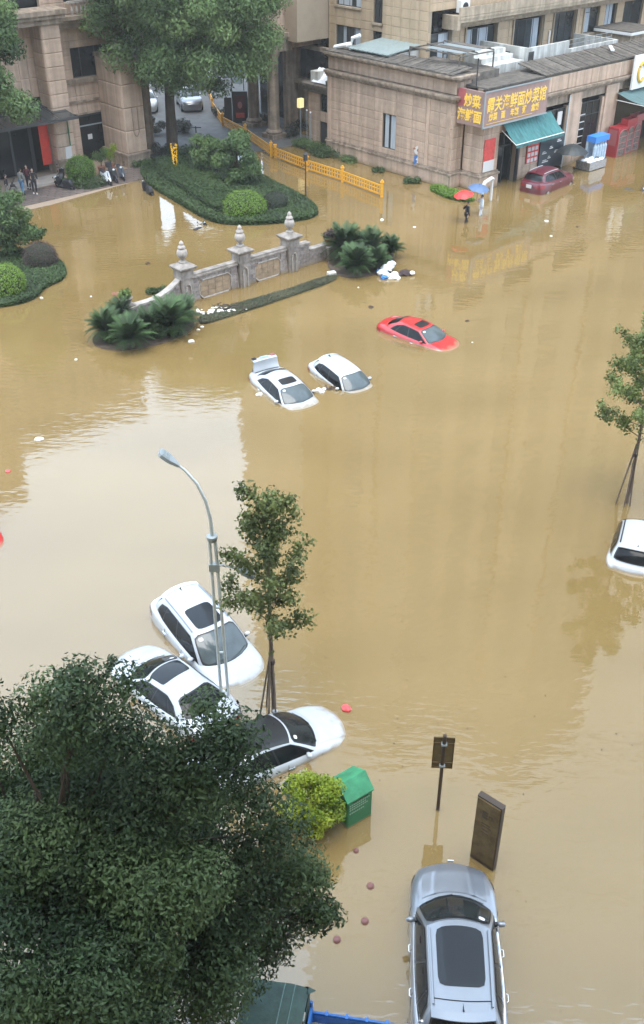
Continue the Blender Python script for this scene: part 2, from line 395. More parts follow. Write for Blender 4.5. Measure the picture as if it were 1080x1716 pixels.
# ---- walls in the building frame. axis 'x': wall runs along x at y=pl, seen from -y.  axis 'y': runs along y at x=pl, seen from -x
def wp(axis, u, d, z): return (u, d, z) if axis == 'x' else (d, u, z)
def wbox(mb, axis, u0, u1, d0, d1, z0, z1):
    return mb.box(u0, u1, d0, d1, z0, z1) if axis == 'x' else mb.box(d0, d1, u0, u1, z0, z1)
_unit = {}
def unit_panel(mtl):
    if mtl not in _unit:
        e = .035; mb = MB()
        mb.add([(-.5, -.5, -.5), (.5, -.5, -.5), (.5, .5, -.5), (-.5, .5, -.5), (-.5 + e, -.5 + e, .5), (.5 - e, -.5 + e, .5), (.5 - e, .5 - e, .5), (-.5 + e, .5 - e, .5)],
               [(0, 3, 2, 1), (4, 5, 6, 7), (0, 1, 5, 4), (1, 2, 6, 5), (2, 3, 7, 6), (3, 0, 4, 7)])
        _unit[mtl] = mb.mesh('stone_panel', mtl)
    return _unit[mtl]
def panel(parent, axis, u0, u1, pl, z0, z1, mtl, th=.03, gap=.02, name='stone_panel'):
    o = bpy.data.objects.new(name, unit_panel(mtl)); COL.objects.link(o); o.parent = parent
    uc, zc = (u0 + u1) / 2, (z0 + z1) / 2; t = th * random.uniform(.85, 1.15)
    o.location = wp(axis, uc, pl - t / 2, zc)
    # panel local z -> outward (-y or -x), local x -> along the wall, local y -> up
    if axis == 'x': o.rotation_euler = (pi / 2, 0, 0)
    else: o.rotation_euler = (pi / 2, 0, -pi / 2)
    o.scale = (u1 - u0 - gap, z1 - z0 - gap, t)
    return o
def cuts(a, b, step, extra):
    n = max(1, round((b - a) / step)); g = [a + (b - a) * i / n for i in range(n + 1)]
    for e in extra:
        if a < e < b:
            j = min(range(len(g)), key=lambda k: abs(g[k] - e))
            if abs(g[j] - e) < step * .45 and 0 < j < len(g) - 1: g[j] = e
            else: g.append(e)
    return sorted(set(round(x, 4) for x in g))
def pwall(parent, axis, u0, u1, pl, z0, z1, su, sz, mtl='stone', joint='joint', holes=(), depth=.3, panels=True, back=None):
    us = cuts(u0, u1, su, [h[0] for h in holes] + [h[1] for h in holes]); zs = cuts(z0, z1, sz, [h[2] for h in holes] + [h[3] for h in holes])
    mb = back if back is not None else MB()
    for i in range(len(us) - 1):
        for j in range(len(zs) - 1):
            uc, zc = (us[i] + us[i + 1]) / 2, (zs[j] + zs[j + 1]) / 2
            if any(h[0] < uc < h[1] and h[2] < zc < h[3] for h in holes): continue
            wbox(mb, axis, us[i], us[i + 1], pl, pl + depth, zs[j], zs[j + 1])
            if panels: panel(parent, axis, us[i], us[i + 1], pl, zs[j], zs[j + 1], mtl)
    if back is None: ob('wall', mb, joint, parent)
def window(parent, axis, u0, u1, pl, z0, z1, nm=2, rec=.18, glass='glass', frame='dark_frame', curtain=None, transom=None, sill=None, name='window'):
    f = MB(); t = .05
    d0, d1 = pl + rec - .03, pl + rec + .05
    wbox(f, axis, u0, u1, d0, d1, z0, z0 + t); wbox(f, axis, u0, u1, d0, d1, z1 - t, z1)
    for k in range(nm + 1):
        u = u0 + t / 2 + (u1 - u0 - t) * k / nm; wbox(f, axis, u - t / 2, u + t / 2, d0 + .002, d1 - .002, z0 + t, z1 - t)
    if transom: wbox(f, axis, u0 + t, u1 - t, d0 + .004, d1 - .004, z0 + (z1 - z0) * transom - t / 2, z0 + (z1 - z0) * transom + t / 2)
    w = ob(name, f, frame, parent)
    for k in range(nm):
        a = u0 + (u1 - u0) * k / nm; c = u0 + (u1 - u0) * (k + 1) / nm
        ob('pane', wbox(MB(), axis, a + t / 2, c - t / 2, pl + rec, pl + rec + .02, z0 + t, z1 - t), glass, w)
    if curtain:
        for (a, c) in curtain:
            ca, cc = u0 + (u1 - u0) * a + .04, u0 + (u1 - u0) * c - .04
            ob('curtain', wbox(MB(), axis, ca, cc, pl + rec - .012, pl + rec - .004, z0 + t, z1 - t * 1.2), 'curtain', w)
    if sill: ob('sill', wbox(MB(), axis, u0 - .12, u1 + .12, pl - .14, pl + .05, z0 - .13, z0 - .003), sill, w)
    return w

def text_mesh(body, size, origin, axis, mtl, name, parent, depth=.03, sx=1.0, shear=0.0, out=-1, space=1.0, offset=0.0):
    c = bpy.data.curves.new('t', 'FONT'); c.body = body; c.size = size; c.space_character = space; c.shear = shear; c.offset = offset; c.extrude = depth / 2
    o = bpy.data.objects.new('t', c); COL.objects.link(o); dg = bpy.context.evaluated_depsgraph_get()
    me = bpy.data.meshes.new_from_object(o.evaluated_get(dg)); bpy.data.objects.remove(o); bpy.data.curves.remove(c)
    for v in me.vertices:
        x, y, z = v.co.x * sx, v.co.y, v.co.z
        if axis == 'x': v.co = (origin[0] + x, origin[1] - z, origin[2] + y)
        elif axis == 'y': v.co = (origin[0] - z, origin[1] - x, origin[2] + y)
        else: v.co = (origin[0] + x, origin[1] + y, origin[2] + z)
    me.name = name; me.materials.clear(); me.materials.append(M[mtl])
    return ob(name, me, None, parent)

# ---- foliage
def leaves(centers, radii, n, size, tone=None, aspect=.45, up=.5, shell=.55, squash=1.0, clip=None, jit=.35):
    "n leaf quads spread over the outer volume of the clumps -> (verts, tone)"
    C = np.array(centers, float); R = np.array(radii, float)
    if R.ndim == 1: R = np.stack([R, R, R * squash], 1)
    w = (R[:, 0] * R[:, 1]); w = w / w.sum()
    idx = rng.choice(len(C), n, p=w)
    d = rng.normal(size=(n, 3)); d /= np.linalg.norm(d, axis=1)[:, None]
    r = 1 - shell * rng.random(n) ** 1.4
    P = C[idx] + d * r[:, None] * R[idx] * (1 + rng.normal(0, .06, n))[:, None]
    nrm = d * .8 + rng.normal(0, .55, (n, 3)); nrm[:, 2] += up; nrm /= np.linalg.norm(nrm, axis=1)[:, None]
    t = np.cross(nrm, rng.normal(size=(n, 3))); t /= np.linalg.norm(t, axis=1)[:, None]
    t[:, 2] -= .25; b_ = np.cross(nrm, t)
    s = size * (1 + rng.uniform(-jit, jit, n)); a = t * s[:, None]; c = b_ * (s * aspect)[:, None]
    V = np.stack([P - a * .5, P + c * .5 - nrm * (s * .06)[:, None], P + a * .5, P - c * .5 - nrm * (s * .06)[:, None]], 1)
    tn = rng.random(len(C))[idx] * .75 + rng.random(n) * .25
    if clip is not None:
        k = clip(P); V = V[k]; tn = tn[k]
    return V.reshape(-1, 3), tn
def leaf_obj(name, VT, mtl, parent=None, kind=None):
    V = np.concatenate([v for v, t in VT]); T = np.concatenate([t for v, t in VT])
    nf = len(T); me = bpy.data.meshes.new(name)
    me.vertices.add(nf * 4); me.vertices.foreach_set('co', V.astype(np.float32).ravel())
    me.loops.add(nf * 4); me.loops.foreach_set('vertex_index', np.arange(nf * 4, dtype=np.int32))
    me.polygons.add(nf); me.polygons.foreach_set('loop_start', np.arange(0, nf * 4, 4, dtype=np.int32))
    try: me.polygons.foreach_set('loop_total', np.full(nf, 4, dtype=np.int32))
    except Exception: pass
    me.update(calc_edges=True)
    at = me.attributes.new('tone', 'FLOAT', 'FACE'); at.data.foreach_set('value', T.astype(np.float32))
    me.materials.append(M[mtl])
    return ob(name, me, None, parent, kind=kind)
def in_poly(P, poly):
    x, y = P[:, 0], P[:, 1]; ins = np.zeros(len(P), bool); n = len(poly)
    for i in range(n):
        x1, y1 = poly[i][0], poly[i][1]; x2, y2 = poly[(i + 1) % n][0], poly[(i + 1) % n][1]
        c = ((y1 > y) != (y2 > y)) & (x < (x2 - x1) * (y - y1) / ((y2 - y1) if y2 != y1 else 1e-9) + x1); ins ^= c
    return ins
def flat_leaves(poly, z, n, size, thick=.12, aspect=.5, edge=.0):
    poly = np.array([(p[0], p[1]) for p in poly]); lo, hi = poly.min(0), poly.max(0); P = np.empty((0, 2))
    while len(P) < n:
        q = rng.uniform(lo, hi, (n * 2, 2)); P = np.concatenate([P, q[in_poly(q, poly)]])
    P = P[:n]; Z = z + thick * (rng.random(n) - .6) + .04 * np.sin(P[:, 0] * 2.1) * np.cos(P[:, 1] * 1.7)
    # side leaves
    ns = n // 3; seg = rng.integers(0, len(poly), ns); t = rng.random(ns)[:, None]
    E = poly[seg] * (1 - t) + poly[(seg + 1) % len(poly)] * t + rng.normal(0, .03, (ns, 2))
    P = np.concatenate([P, E]); Z = np.concatenate([Z, z - rng.random(ns) * max(z, .1)])
    n = len(P); P3 = np.column_stack([P, Z]); nr = rng.normal(0, .5, (n, 3)); nr[:, 2] += 1; nr /= np.linalg.norm(nr, axis=1)[:, None]
    t = np.cross(nr, rng.normal(size=(n, 3))); t /= np.linalg.norm(t, axis=1)[:, None]; b_ = np.cross(nr, t)
    s = size * rng.uniform(.6, 1.4, n); a = t * s[:, None]; c = b_ * (s * aspect)[:, None]
    V = np.stack([P3 - a * .5, P3 + c * .5, P3 + a * .5, P3 - c * .5], 1).reshape(-1, 3)
    tn = np.clip(.5 + .25 * np.sin(P[:, 0] * 1.3 + P[:, 1]) + rng.normal(0, .2, n), 0, 1)
    return V, tn
def smooth_poly(pts, it=2):
    for _ in range(it):
        q = []
        for i in range(len(pts)):
            a, c = pts[i], pts[(i + 1) % len(pts)]
            q.append((a[0] * .75 + c[0] * .25, a[1] * .75 + c[1] * .25)); q.append((a[0] * .25 + c[0] * .75, a[1] * .25 + c[1] * .75))
        pts = q
    return pts
def inset(poly, d):
    cx = sum(p[0] for p in poly) / len(poly); cy = sum(p[1] for p in poly) / len(poly); out = []
    for p in poly:
        v = Vector((p[0] - cx, p[1] - cy)); l = v.length; out.append((cx + v.x * (l - d) / l, cy + v.y * (l - d) / l))
    return out
# ================================================================== SETTING
ob('ground', MB().box(-160, 160, -40, 320, -2.2, -1.2), 'ground', kind='structure')
ob('flood_water', MB().grid(lambda u, v: (-160 + 320 * u, -40 + 360 * v, 0), 4, 4), 'flood_water', kind='structure')
for zz, mm in ((-.035, 'silt_a'), (-.075, 'silt_b'), (-.12, 'silt_c'), (-.19, 'silt_d')):
    ob('flood_water', MB().grid(lambda u, v: (-160 + 320 * u, -40 + 360 * v, zz), 2, 2), mm, kind='structure')
BR = dict(loc=O, rz=ROT)
def slab(name, poly, z0, z1, mtl):
    o = ob(name, MB().prism(poly, z0, z1), mtl, kind='structure'); o.location = O; o.rotation_euler.z = ROT; return o
slab('road', [(-10.6, 17.2), (-4.5, 16.2), (2.2, 15.2), (2.2, 18), (30, 60), (-10.6, 95), (-60, 95), (-60, 40), (-10.6, 40)], -.5, .03, 'road')
pav = slab('pavement', [(-40, 15.4), (-22, 14.9), (-15.5, 15.7), (-13.5, 15.9), (-10.8, 17), (-10.8, 30), (-40, 30)], -.5, .012, 'joint')
tile = None
for i in range(26):                             # paving slabs laid in courses
    for j in range(7):
        u = -25.4 + i * .56 + (.28 if j % 2 else 0); v = 15.95 + j * .42
        if u > -11.6: continue
        if tile is None:
            tile = ob('paving_slab', MB().box(-.265, .265, -.195, .195, 0, .045), 'paving', pav)
            t = tile
        else: t = tile.copy(); COL.objects.link(t)
        t.location = (u, v, .013 + random.uniform(-.004, .006))
ob('paving_slab', MB().box(-22.3, -18.2, 18.9, 20.6, .013, .16), 'paving_pale', pav, label='pale stone step in front of the dark entrance')

# ================================================================== LEFT APARTMENT BUILDING
lb = thing('apartment_building', 'brown stone apartment building with dark ground-floor doors at top left', 'building', **BR)
wm_ = MB(); PL = 22.0
holes = [(-15.65, -11.98, 0.15, 3.36), (-15.55, -11.95, 5.78, 7.75), (-15.2, -12.3, 10.6, 12.4)]
pwall(lb, 'x', -17.0, -11.9, PL, .15, 9.1, 1.25, .9, holes=holes, back=wm_)
pwall(lb, 'x', -17.0, -11.9, PL, 9.85, 14, 1.25, .9, holes=holes, back=wm_)
pwall(lb, 'x', -19.2, -17.9, PL, 5.0, 10.0, .65, 1.25, back=wm_)
pwall(lb, 'x', -27, -22.2, PL, .15, 14, 1.6, 1.2, back=wm_, holes=[(-26, -23.2, 5.8, 7.7)])
pwall(lb, 'x', -22.2, -19.2, PL, 5.0, 14, 1.0, 1.2, back=wm_)
ob('wall', wm_, 'joint', lb)
core = MB().box(-40, -12.02, PL + .6, 40, 0, 21.6).box(-40, -24, PL + .62, 39.9, 21.6, 25.5)
core.box(-17.0, -12.0, PL + .31, PL + .59, 14, 21.6).box(-39, -17.01, PL + .31, PL + .59, 14, 21.6).box(-12.02, -11.2, 24, 40, 0, 21.5)
ob('wall_core', core, 'stone_trim', lb)
ob('wall_core', MB().box(-40, -12.3, PL + .45, PL + .58, 0, 13.9), 'glass_dark', lb, label='dark unlit interior behind the openings')
# big pilasters built of blocks
def pilaster(x0, x1, y0, y1, z0, z1, hb, cap=True):
    p = ob('pilaster', MB().box(x0, x1, y0, y1, z0, z1), 'joint', lb)
    n = round((z1 - z0) / hb)
    for k in range(n):
        za, zb = z0 + (z1 - z0) * k / n, z0 + (z1 - z0) * (k + 1) / n
        panel(p, 'x', x0 - .02, x1 + .02, y0, za, zb, 'stone', th=.05, gap=.035)
        panel(p, 'y', y0, y1, x0, za, zb, 'stone', th=.05, gap=.035)
    return p
pilaster(-17.95, -16.6, 20.5, PL, 1.0, 9.6, .86)
ob('plinth', MB().box(-18.05, -16.45, 20.35, PL, 0, .9).box(-18.12, -16.38, 20.28, PL, .9, 1.05), 'stone_trim', lb)
p = pilaster(-13.35, -11.7, 18.9, PL, .95, 7.1, 1.5)
pp = MB(); pts = [(-12.72, 18.8, 4.0), (-12.72, 18.8, 2.4), (-12.62, 18.8, 2.15), (-12.5, 18.8, 2.05), (-12.38, 18.8, 2.15), (-12.28, 18.8, 2.4), (-12.28, 18.8, 4.0)]
ob('moulding', pp.path(pts, .035, 6), 'stone_trim', p)
ob('plinth', MB().box(-13.5, -11.6, 18.75, PL, 0, .82).box(-13.58, -11.52, 18.68, PL, .82, .96), 'stone_trim', lb)
ob('cornice', MB().box(-13.45, -11.6, 18.8, PL, 7.1, 7.35), 'stone_trim', lb)
ob('ledge', MB().box(-16.55, -13.36, 21.75, PL, 5.5, 5.76), 'stone_trim', lb)
ob('ledge', MB().box(-16.55, -13.36, 21.86, PL, 4.2, 4.36), 'stone_trim', lb)
ob('ledge', MB().box(-16.55, -13.36, 21.9, PL, 3.38, 3.5), 'stone_trim', lb)
ob('cornice', MB().box(-16.58, -11.6, 21.5, PL + .02, 9.1, 9.34).box(-16.58, -11.5, 21.3, PL + .02, 9.36, 9.58).box(-16.58, -11.4, 21.1, PL + .02, 9.6, 9.84), 'stone_trim', lb)
ob('cornice', MB().box(-20.2, -16.4, 20.3, PL, 9.62, 9.95).box(-20.4, -16.25, 20.1, PL, 9.97, 10.2).box(-20.5, -16.1, 19.95, PL, 10.22, 10.5), 'stone_trim', lb)
bl = MB()
for k in range(9): bl.lathe([(.05, 0), (.11, .25), (.06, .5), (.05, .62), (.09, .7)], 8, c=(-14.9 + k * .34, 21.5, 9.86))
bl.box(-15.2, -11.9, 21.38, 21.62, 10.56, 10.7)
ob('balustrade', bl, 'stone_light', lb)
window(lb, 'x', -15.55, -11.95, PL, 5.78, 7.75, 3, glass='glass_dark', rec=.3)
window(lb, 'x', -15.2, -12.3, PL, 10.6, 12.4, 2, glass='glass_dark')
window(lb, 'x', -26, -23.2, PL, 5.8, 7.7, 2, glass='glass_dark')
d = ob('door', MB().box(-15.65, -15.5, 22.1, 22.2, .15, 3.36).box(-12.13, -11.98, 22.1, 22.2, .15, 3.36).box(-15.5, -12.13, 22.1, 22.2, 3.2, 3.36), 'dark_frame', lb)
for k in range(4):
    a, c = -15.5 + 3.37 * k / 4, -15.5 + 3.37 * (k + 1) / 4
    ob('pane', MB().box(a + .03, c - .03, 22.13, 22.16, .17, 2.55), 'glass_dark', d); ob('pane', MB().box(a + .03, c - .03, 22.13, 22.16, 2.62, 3.18), 'glass_dark', d)
ob('rail', MB().box(-15.4, -12.3, 22.08, 22.11, 2.53, 2.62), 'galv_grey', d)
d = ob('door', MB().box(-22.2, -21.95, 22.0, 22.1, .15, 4.9).box(-19.25, -19.0, 22.0, 22.1, .15, 4.9).box(-20.7, -20.55, 22.0, 22.1, .15, 4.9), 'dark_frame', lb)
ob('pane', MB().box(-21.95, -20.7, 22.04, 22.08, .15, 4.85), 'glass_dark', d); ob('pane', MB().box(-20.55, -19.25, 22.04, 22.08, .15, 4.85), 'glass_dark', d)
cn = ob('canopy', MB().box(-23.5, -16.9, 18.9, 19.0, 3.92, 4.1).box(-23.5, -16.9, 21.8, 21.95, 4.5, 4.62).box(-17.0, -16.9, 19.0, 21.9, 4.0, 4.12), 'dark_frame', lb)
for k in range(5):
    x0 = -23.4 + k * 1.3
    ob('pane', MB().add([(x0, 19.0, 4.06), (x0 + 1.22, 19.0, 4.06), (x0 + 1.22, 21.8, 4.52), (x0, 21.8, 4.52), (x0, 19.0, 4.03), (x0 + 1.22, 19.0, 4.03), (x0 + 1.22, 21.8, 4.49), (x0, 21.8, 4.49)],
        [(0, 1, 2, 3), (7, 6, 5, 4), (0, 4, 5, 1), (1, 5, 6, 2), (2, 6, 7, 3), (3, 7, 4, 0)]), 'glass', cn)
ob('drainpipe', MB().tube((-17.0, 20.4, 3.9), (-17.0, 20.4, 1.9), .04), 'bin_green_dark', lb)
def frame_obj(name, label, cat, mb, mtl, group=None):
    o = ob(name, mb, mtl); o.location = O; o.rotation_euler.z = ROT; return tag(o, label, cat, group)
frame_obj('banner', 'tall red vertical banner beside the dark entrance under the canopy', 'banner', MB().box(-18.85, -18.15, 21.2, 21.24, .7, 3.75), 'banner_red')
frame_obj('notice', 'white paper notice on the stone pilaster beside the red banner', 'notice', MB().box(-17.45, -16.95, 20.40, 20.425, 1.05, 1.85), 'poster_pale')
frame_obj('notice', 'small white notice stuck on the dark glass door', 'notice', MB().box(-14.6, -14.25, 22.06, 22.085, 1.6, 1.95), 'poster_pale')

# ================================================================== GATEHOUSE
gt = thing('gatehouse', 'brown stone gatehouse with round columns behind the big camphor tree', 'gate', **BR)
def column(x, y, h):
    c = ob('column', MB().lathe([(.56, 0), (.56, .3), (.5, .36)], 20, c=(x, y, 0)).lathe([(.62, .37), (.66, .48), (.6, .6), (.48, .68), (.46, .8), (.44, h - .5), (.46, h - .42), (.56, h - .3), (.6, h)], 24, c=(x, y, 0)), 'stone_trim', gt, smooth=True)
    ob('plinth', MB().box(x - .72, x + .72, y - .72, y + .72, 0, .34), 'stone_trim', c)
column(0, 18.6, 6.3); column(1.2, 22.6, 6.3); column(-9.9, 21.5, 6.3)
ob('beam', MB().box(-11.3, 1.5, 18.0, 19.4, 6.3, 6.9).box(-11.3, 1.6, 17.9, 19.5, 6.92, 7.25).box(-11.3, 1.7, 17.7, 19.7, 7.27, 7.6), 'stone_trim', gt)
pwall(gt, 'x', 1.5, 5, 18.2, 6.4, 12, 1.2, .8, holes=())
ob('beam', MB().box(-11.3, 1.5, 18.2, 24, 7.62, 12), 'stone', gt)
ob('wall', MB().box(3.4, 3.8, 15.3, 20, 0, 6.4).box(2.2, 3.39, 19.6, 20, 0, 6.4), 'stone_trim', gt)
ob('window', MB().box(3.36, 3.4, 15.8, 19.2, 4.0, 6.1), 'glass_dark', gt)
ob('window', MB().box(3.35, 3.4, 16.0, 17.2, 0.5, 3.3), 'glass_dark', gt)
ob('ledge', MB().box(3.0, 3.4, 15.2, 20, 3.55, 3.85), 'stone_trim', gt)
# low service block on the right of the gate
sb = thing('service_block', 'low brown stone block with dark window between gate column and restaurant', 'building', **BR)
w_ = MB(); pwall(sb, 'y', 12.35, 15.3, .75, .0, 4.0, .95, .8, holes=[(12.6, 14.1, 2.6, 3.85), (12.9, 14.0, 0.1, 1.9)], back=w_)
w_.box(1.05, 3.3, 12.4, 15.2, 0, 3.98); ob('wall', w_, 'joint', sb)
window(sb, 'y', 12.6, 14.1, .75, 2.6, 3.85, 2, glass='glass_dark'); ob('door', MB().box(.85, .9, 12.9, 14.0, .1, 1.9), 'dark_frame', sb)
ob('cornice', MB().box(.45, 3.4, 12.33, 15.6, 4.0, 4.3).box(.3, 3.4, 12.33, 15.7, 4.32, 4.5), 'roof_dark', sb)
ob('air_conditioner', MB().box(.9, 1.7, 14.4, 15.2, 4.5, 5.3), 'white_wall', sb)
frame_obj('plastic_sheet', 'crumpled white plastic sheet on the low roof left of the restaurant', 'sheet',
          MB().grid(lambda u, v: (.7 + 1.7 * u, 13.3 + 1.6 * v, 4.6 + .9 * sin(u * 3.1) * (.6 + .4 * sin(v * 5 + u * 6))), 10, 8), 'bag_white')
frame_obj('tin_roof', 'dark rusty sheet roofing lying on the low roof beside white plastic', 'roofing', MB().box(.6, 3.1, 12.5, 13.2, 4.52, 4.8).bar((.5, 12.4, 4.9), (3.2, 13.6, 5.05), 1.1, .05), 'roof_dark')
# lit square lamp and two thin poles
lp = thing('gate_lamp', 'small glowing square lamp on a thin pole by the gate column', 'lamp', L2W(.2, 15.6), ROT)
ob('pole', MB().tube((0, 0, 0), (0, 0, 2.7), .035), 'galv_grey', lp); ob('lamp_box', MB().box(-.22, .22, -.15, .15, 2.7, 3.35), 'lit_sign', lp)
for k, (bb, aa) in enumerate([(.55, 14.7), (.3, 14.0)]):
    q = thing('thin_pole', ['thin grey pole with white tip left of the service block window', 'thin grey pole with white tip nearest the service block door'][k], 'pole', L2W(bb - .5, aa), ROT)
    ob('pole', MB().tube((0, 0, 0), (0, 0, 2.6), .03), 'galv_grey', q); ob('finial', MB().ball((0, 0, 2.66), .07), 'white_paint', q)

# ================================================================== RESTAURANT BLOCK
rb_ = thing('restaurant_building', 'low brown stone restaurant block with gold lettered sign and flat roof', 'restaurant', **BR)
w_ = MB()
# long side wall (faces left)
pwall(rb_, 'y', 0.0, 12.35, 0, 1.12, 5.45, 1.25, .72, holes=[(5.25, 6.55, 1.5, 3.82)], back=w_)
pwall(rb_, 'y', 0.0, 12.35, .1, 5.95, 6.75, 1.0, .8, back=w_)
pwall(rb_, 'y', 0, 12.35, -.12, 0, .88, 1.5, .88, back=w_, depth=.42)
pwall(rb_, 'x', 0, 1.0, 0, 1.12, 5.45, .5, .72, back=w_)
pwall(rb_, 'x', .12, 1.6, .1, 5.95, 6.75, .75, .8, back=w_)
pwall(rb_, 'x', -.12, 1.0, -.12, 0, .88, 1.1, .88, back=w_, depth=.12)
# pier that carries the sign
pwall(rb_, 'y', -1.7, -.13, 1.0, 1.12, 4.4, .8, .8, back=w_)
pwall(rb_, 'x', 1.0, 2.75, -1.7, 1.12, 4.4, .9, .8, back=w_)
pwall(rb_, 'y', -1.82, -.13, .88, 0, .88, .85, .88, back=w_, depth=.12)
pwall(rb_, 'x', .88, 2.85, -1.82, 0, .88, 1, .88, back=w_, depth=.12)
# street front
hf = [(2.75, 4.65, 0, 3.5), (7.3, 9.95, .0, 4.1), (11.75, 14.2, .35, 4.05), (16.1, 22.5, 0, 4.2)]
pwall(rb_, 'x', 2.75, 26, -1.7, 0, 4.4, 1.2, .8, holes=hf, back=w_)
pwall(rb_, 'x', 6.9, 26, -1.75, 5.35, 6.35, .9, 1.0, back=w_)
w_.box(1.0, 26, -1.4, -1.0, 4.4, 6.4)
w_.box(.3, 1.6, .45, 12.3, 0, 6.7).box(1.6, 25.9, 1.2, 5.9, 0, 4.9).box(1.6, 4.5, 1.3, 12.3, 4.9, 6.35)
ob('wall', w_, 'joint', rb_)
ob('wall_core', MB().box(2.6, 25.8, -1.05, -.95, 0, 4.4), 'glass_dark', rb_, label='dark unlit shop interior behind the openings')
def mould(mb, axis, u0, u1, pl, z, steps):
    for (o, h) in steps: wbox(mb, axis, u0, u1, pl - o, pl + .3, z, z + h - .004); z += h
    return mb
c_ = MB(); mould(c_, 'y', 0.3, 12.4, 0, .88, [(.2, .12), (.1, .12)]); mould(c_, 'x', -.2, 1.0, 0, .88, [(.2, .12)]); mould(c_, 'x', -.1, .99, 0, 1.0, [(.1, .12)])
mould(c_, 'x', .78, 2.9, -1.7, .88, [(.2, .12)]); mould(c_, 'x', .88, 2.82, -1.7, 1.0, [(.1, .12)]); mould(c_, 'y', -1.4, -.21, 1.0, .88, [(.2, .12), (.1, .12)])
ob('plinth_moulding', c_, 'stone_trim', rb_)
c_ = MB(); mould(c_, 'y', .3, 12.4, 0, 5.45, [(.1, .14), (.22, .16), (.34, .16)])
for k, (o, h) in enumerate([(.1, .14), (.22, .16), (.34, .16)]): mould(c_, 'x', -o, 1.7, 0, 5.45 + sum([.14, .16, .16][:k]), [(o, h)])
ob('cornice', c_, 'stone_trim', rb_)
c_ = MB(); mould(c_, 'y', .3, 12.4, 0, 6.75, [(.05, .12), (.28, .12), (.42, .14)])
for k, (o, h) in enumerate([(.05, .12), (.28, .12), (.42, .14)]): mould(c_, 'x', -o, 1.75, 0, 6.75 + sum([.12, .12, .14][:k]), [(o, h)])
ob('cornice', c_, 'stone_trim', rb_)
c_ = MB(); mould(c_, 'x', 6.9, 26, -1.7, 4.95, [(.08, .1), (.2, .12), (.32, .16)])
c_.box(6.9, 26, -1.66, -1.41, 4.4, 4.95)
ob('cornice', c_, 'stone_trim', rb_)
# small pilasters on the side wall and front
for y in (.25, 2.1, 11.9): ob('pilaster', MB().box(-.07, 0, y, y + .3, 1.13, 5.44), 'stone', rb_)
for x0, x1 in ((10.1, 11.5), (14.45, 16.0)): ob('pilaster', MB().box(x0, x1, -1.82, -1.73, .0, 4.94), 'stone', rb_)
ob('pilaster', MB().box(5.0, 5.3, -1.8, -1.73, 0, 4.4), 'stone', rb_)
ob('drainpipe', MB().tube((10.0, -1.85, 0), (10.0, -1.85, 4.9), .05), 'galv', rb_)
# mossy tiled roof strips: individual slabs
def roof_tiles(axis, u0, u1, v0, v1, z0, z1, step, mtl='roof_dark'):
    n = int((u1 - u0) / step); u = None
    for k in range(n):
        a = u0 + k * step; mb = MB()
        if axis == 'y': V = [(v0, a, z0), (v0, a + step - .06, z0), (v1, a + step - .06, z1), (v1, a, z1)]
        else: V = [(a, v0, z0), (a + step - .06, v0, z0), (a + step - .06, v1, z1), (a, v1, z1)]
        dz = random.uniform(.05, .085)
        mb.add([(p[0], p[1], p[2] + .004) for p in V] + [(p[0], p[1], p[2] + dz) for p in V], [(0, 1, 2, 3), (7, 6, 5, 4), (0, 4, 5, 1), (1, 5, 6, 2), (2, 6, 7, 3), (3, 7, 4, 0)])
        ob('roof_tile', mb, mtl, rb_)
ob('roof', MB().box(-.36, 1.9, 0.02, 12.35, 7.13, 7.17).box(1.9, 4.6, .3, 12.3, 6.4, 7.0), 'roof_dark', rb_)
ob('roof', MB().box(1.05, 26, -1.75, .9, 6.36, 6.5), 'roof_dark', rb_)
roof_tiles('y', .1, 12.3, -.34, 1.6, 7.17, 7.4, .42)
roof_tiles('x', 6.9, 26, -1.85, .6, 6.5, 6.95, .5)
ob('roof', MB().box(1.6, 26, .9, 6.0, 4.92, 5.0), 'roof_membrane', rb_, label='grey flat terrace roof')
window(rb_, 'y', 5.25, 6.55, 0, 1.5, 3.82, 2, glass='glass', rec=.12, curtain=[(.05, .46), (.56, .9)])
wd = window(rb_, 'x', 11.75, 14.2, -1.7, .35, 4.05, 3, glass='glass_dark', rec=.15, transom=.75)
for k in range(6): ob('shelf', MB().box(11.85, 12.5, -1.6, -1.56, .7 + k * .5, .76 + k * .5), 'poster_pale', wd)
window(rb_, 'x', 7.3, 9.95, -1.7, 2.4, 4.1, 3, glass='glass_dark', rec=.12)
ob('sign_board', MB().box(9.0, 9.5, -1.72, -1.68, 3.0, 3.9), 'poster_pale', rb_, label='small white card in the upper window')
dd = ob('door', MB().box(2.8, 2.9, -1.4, -1.3, 0, 3.4).box(3.68, 3.76, -1.4, -1.3, 0, 3.4).box(4.5, 4.6, -1.4, -1.3, 0, 3.4).box(2.9, 4.5, -1.38, -1.32, 2.4, 2.5), 'dark_frame', rb_)
ob('pane', MB().box(2.92, 3.66, -1.37, -1.34, 0, 2.38), 'glass_dark', dd); ob('handle', MB().box(3.55, 3.6, -1.45, -1.4, .9, 1.3), 'chrome', dd)
ob('post', MB().box(4.62, 4.78, -1.95, -1.75, 0, 3.5), 'black_metal', rb_)

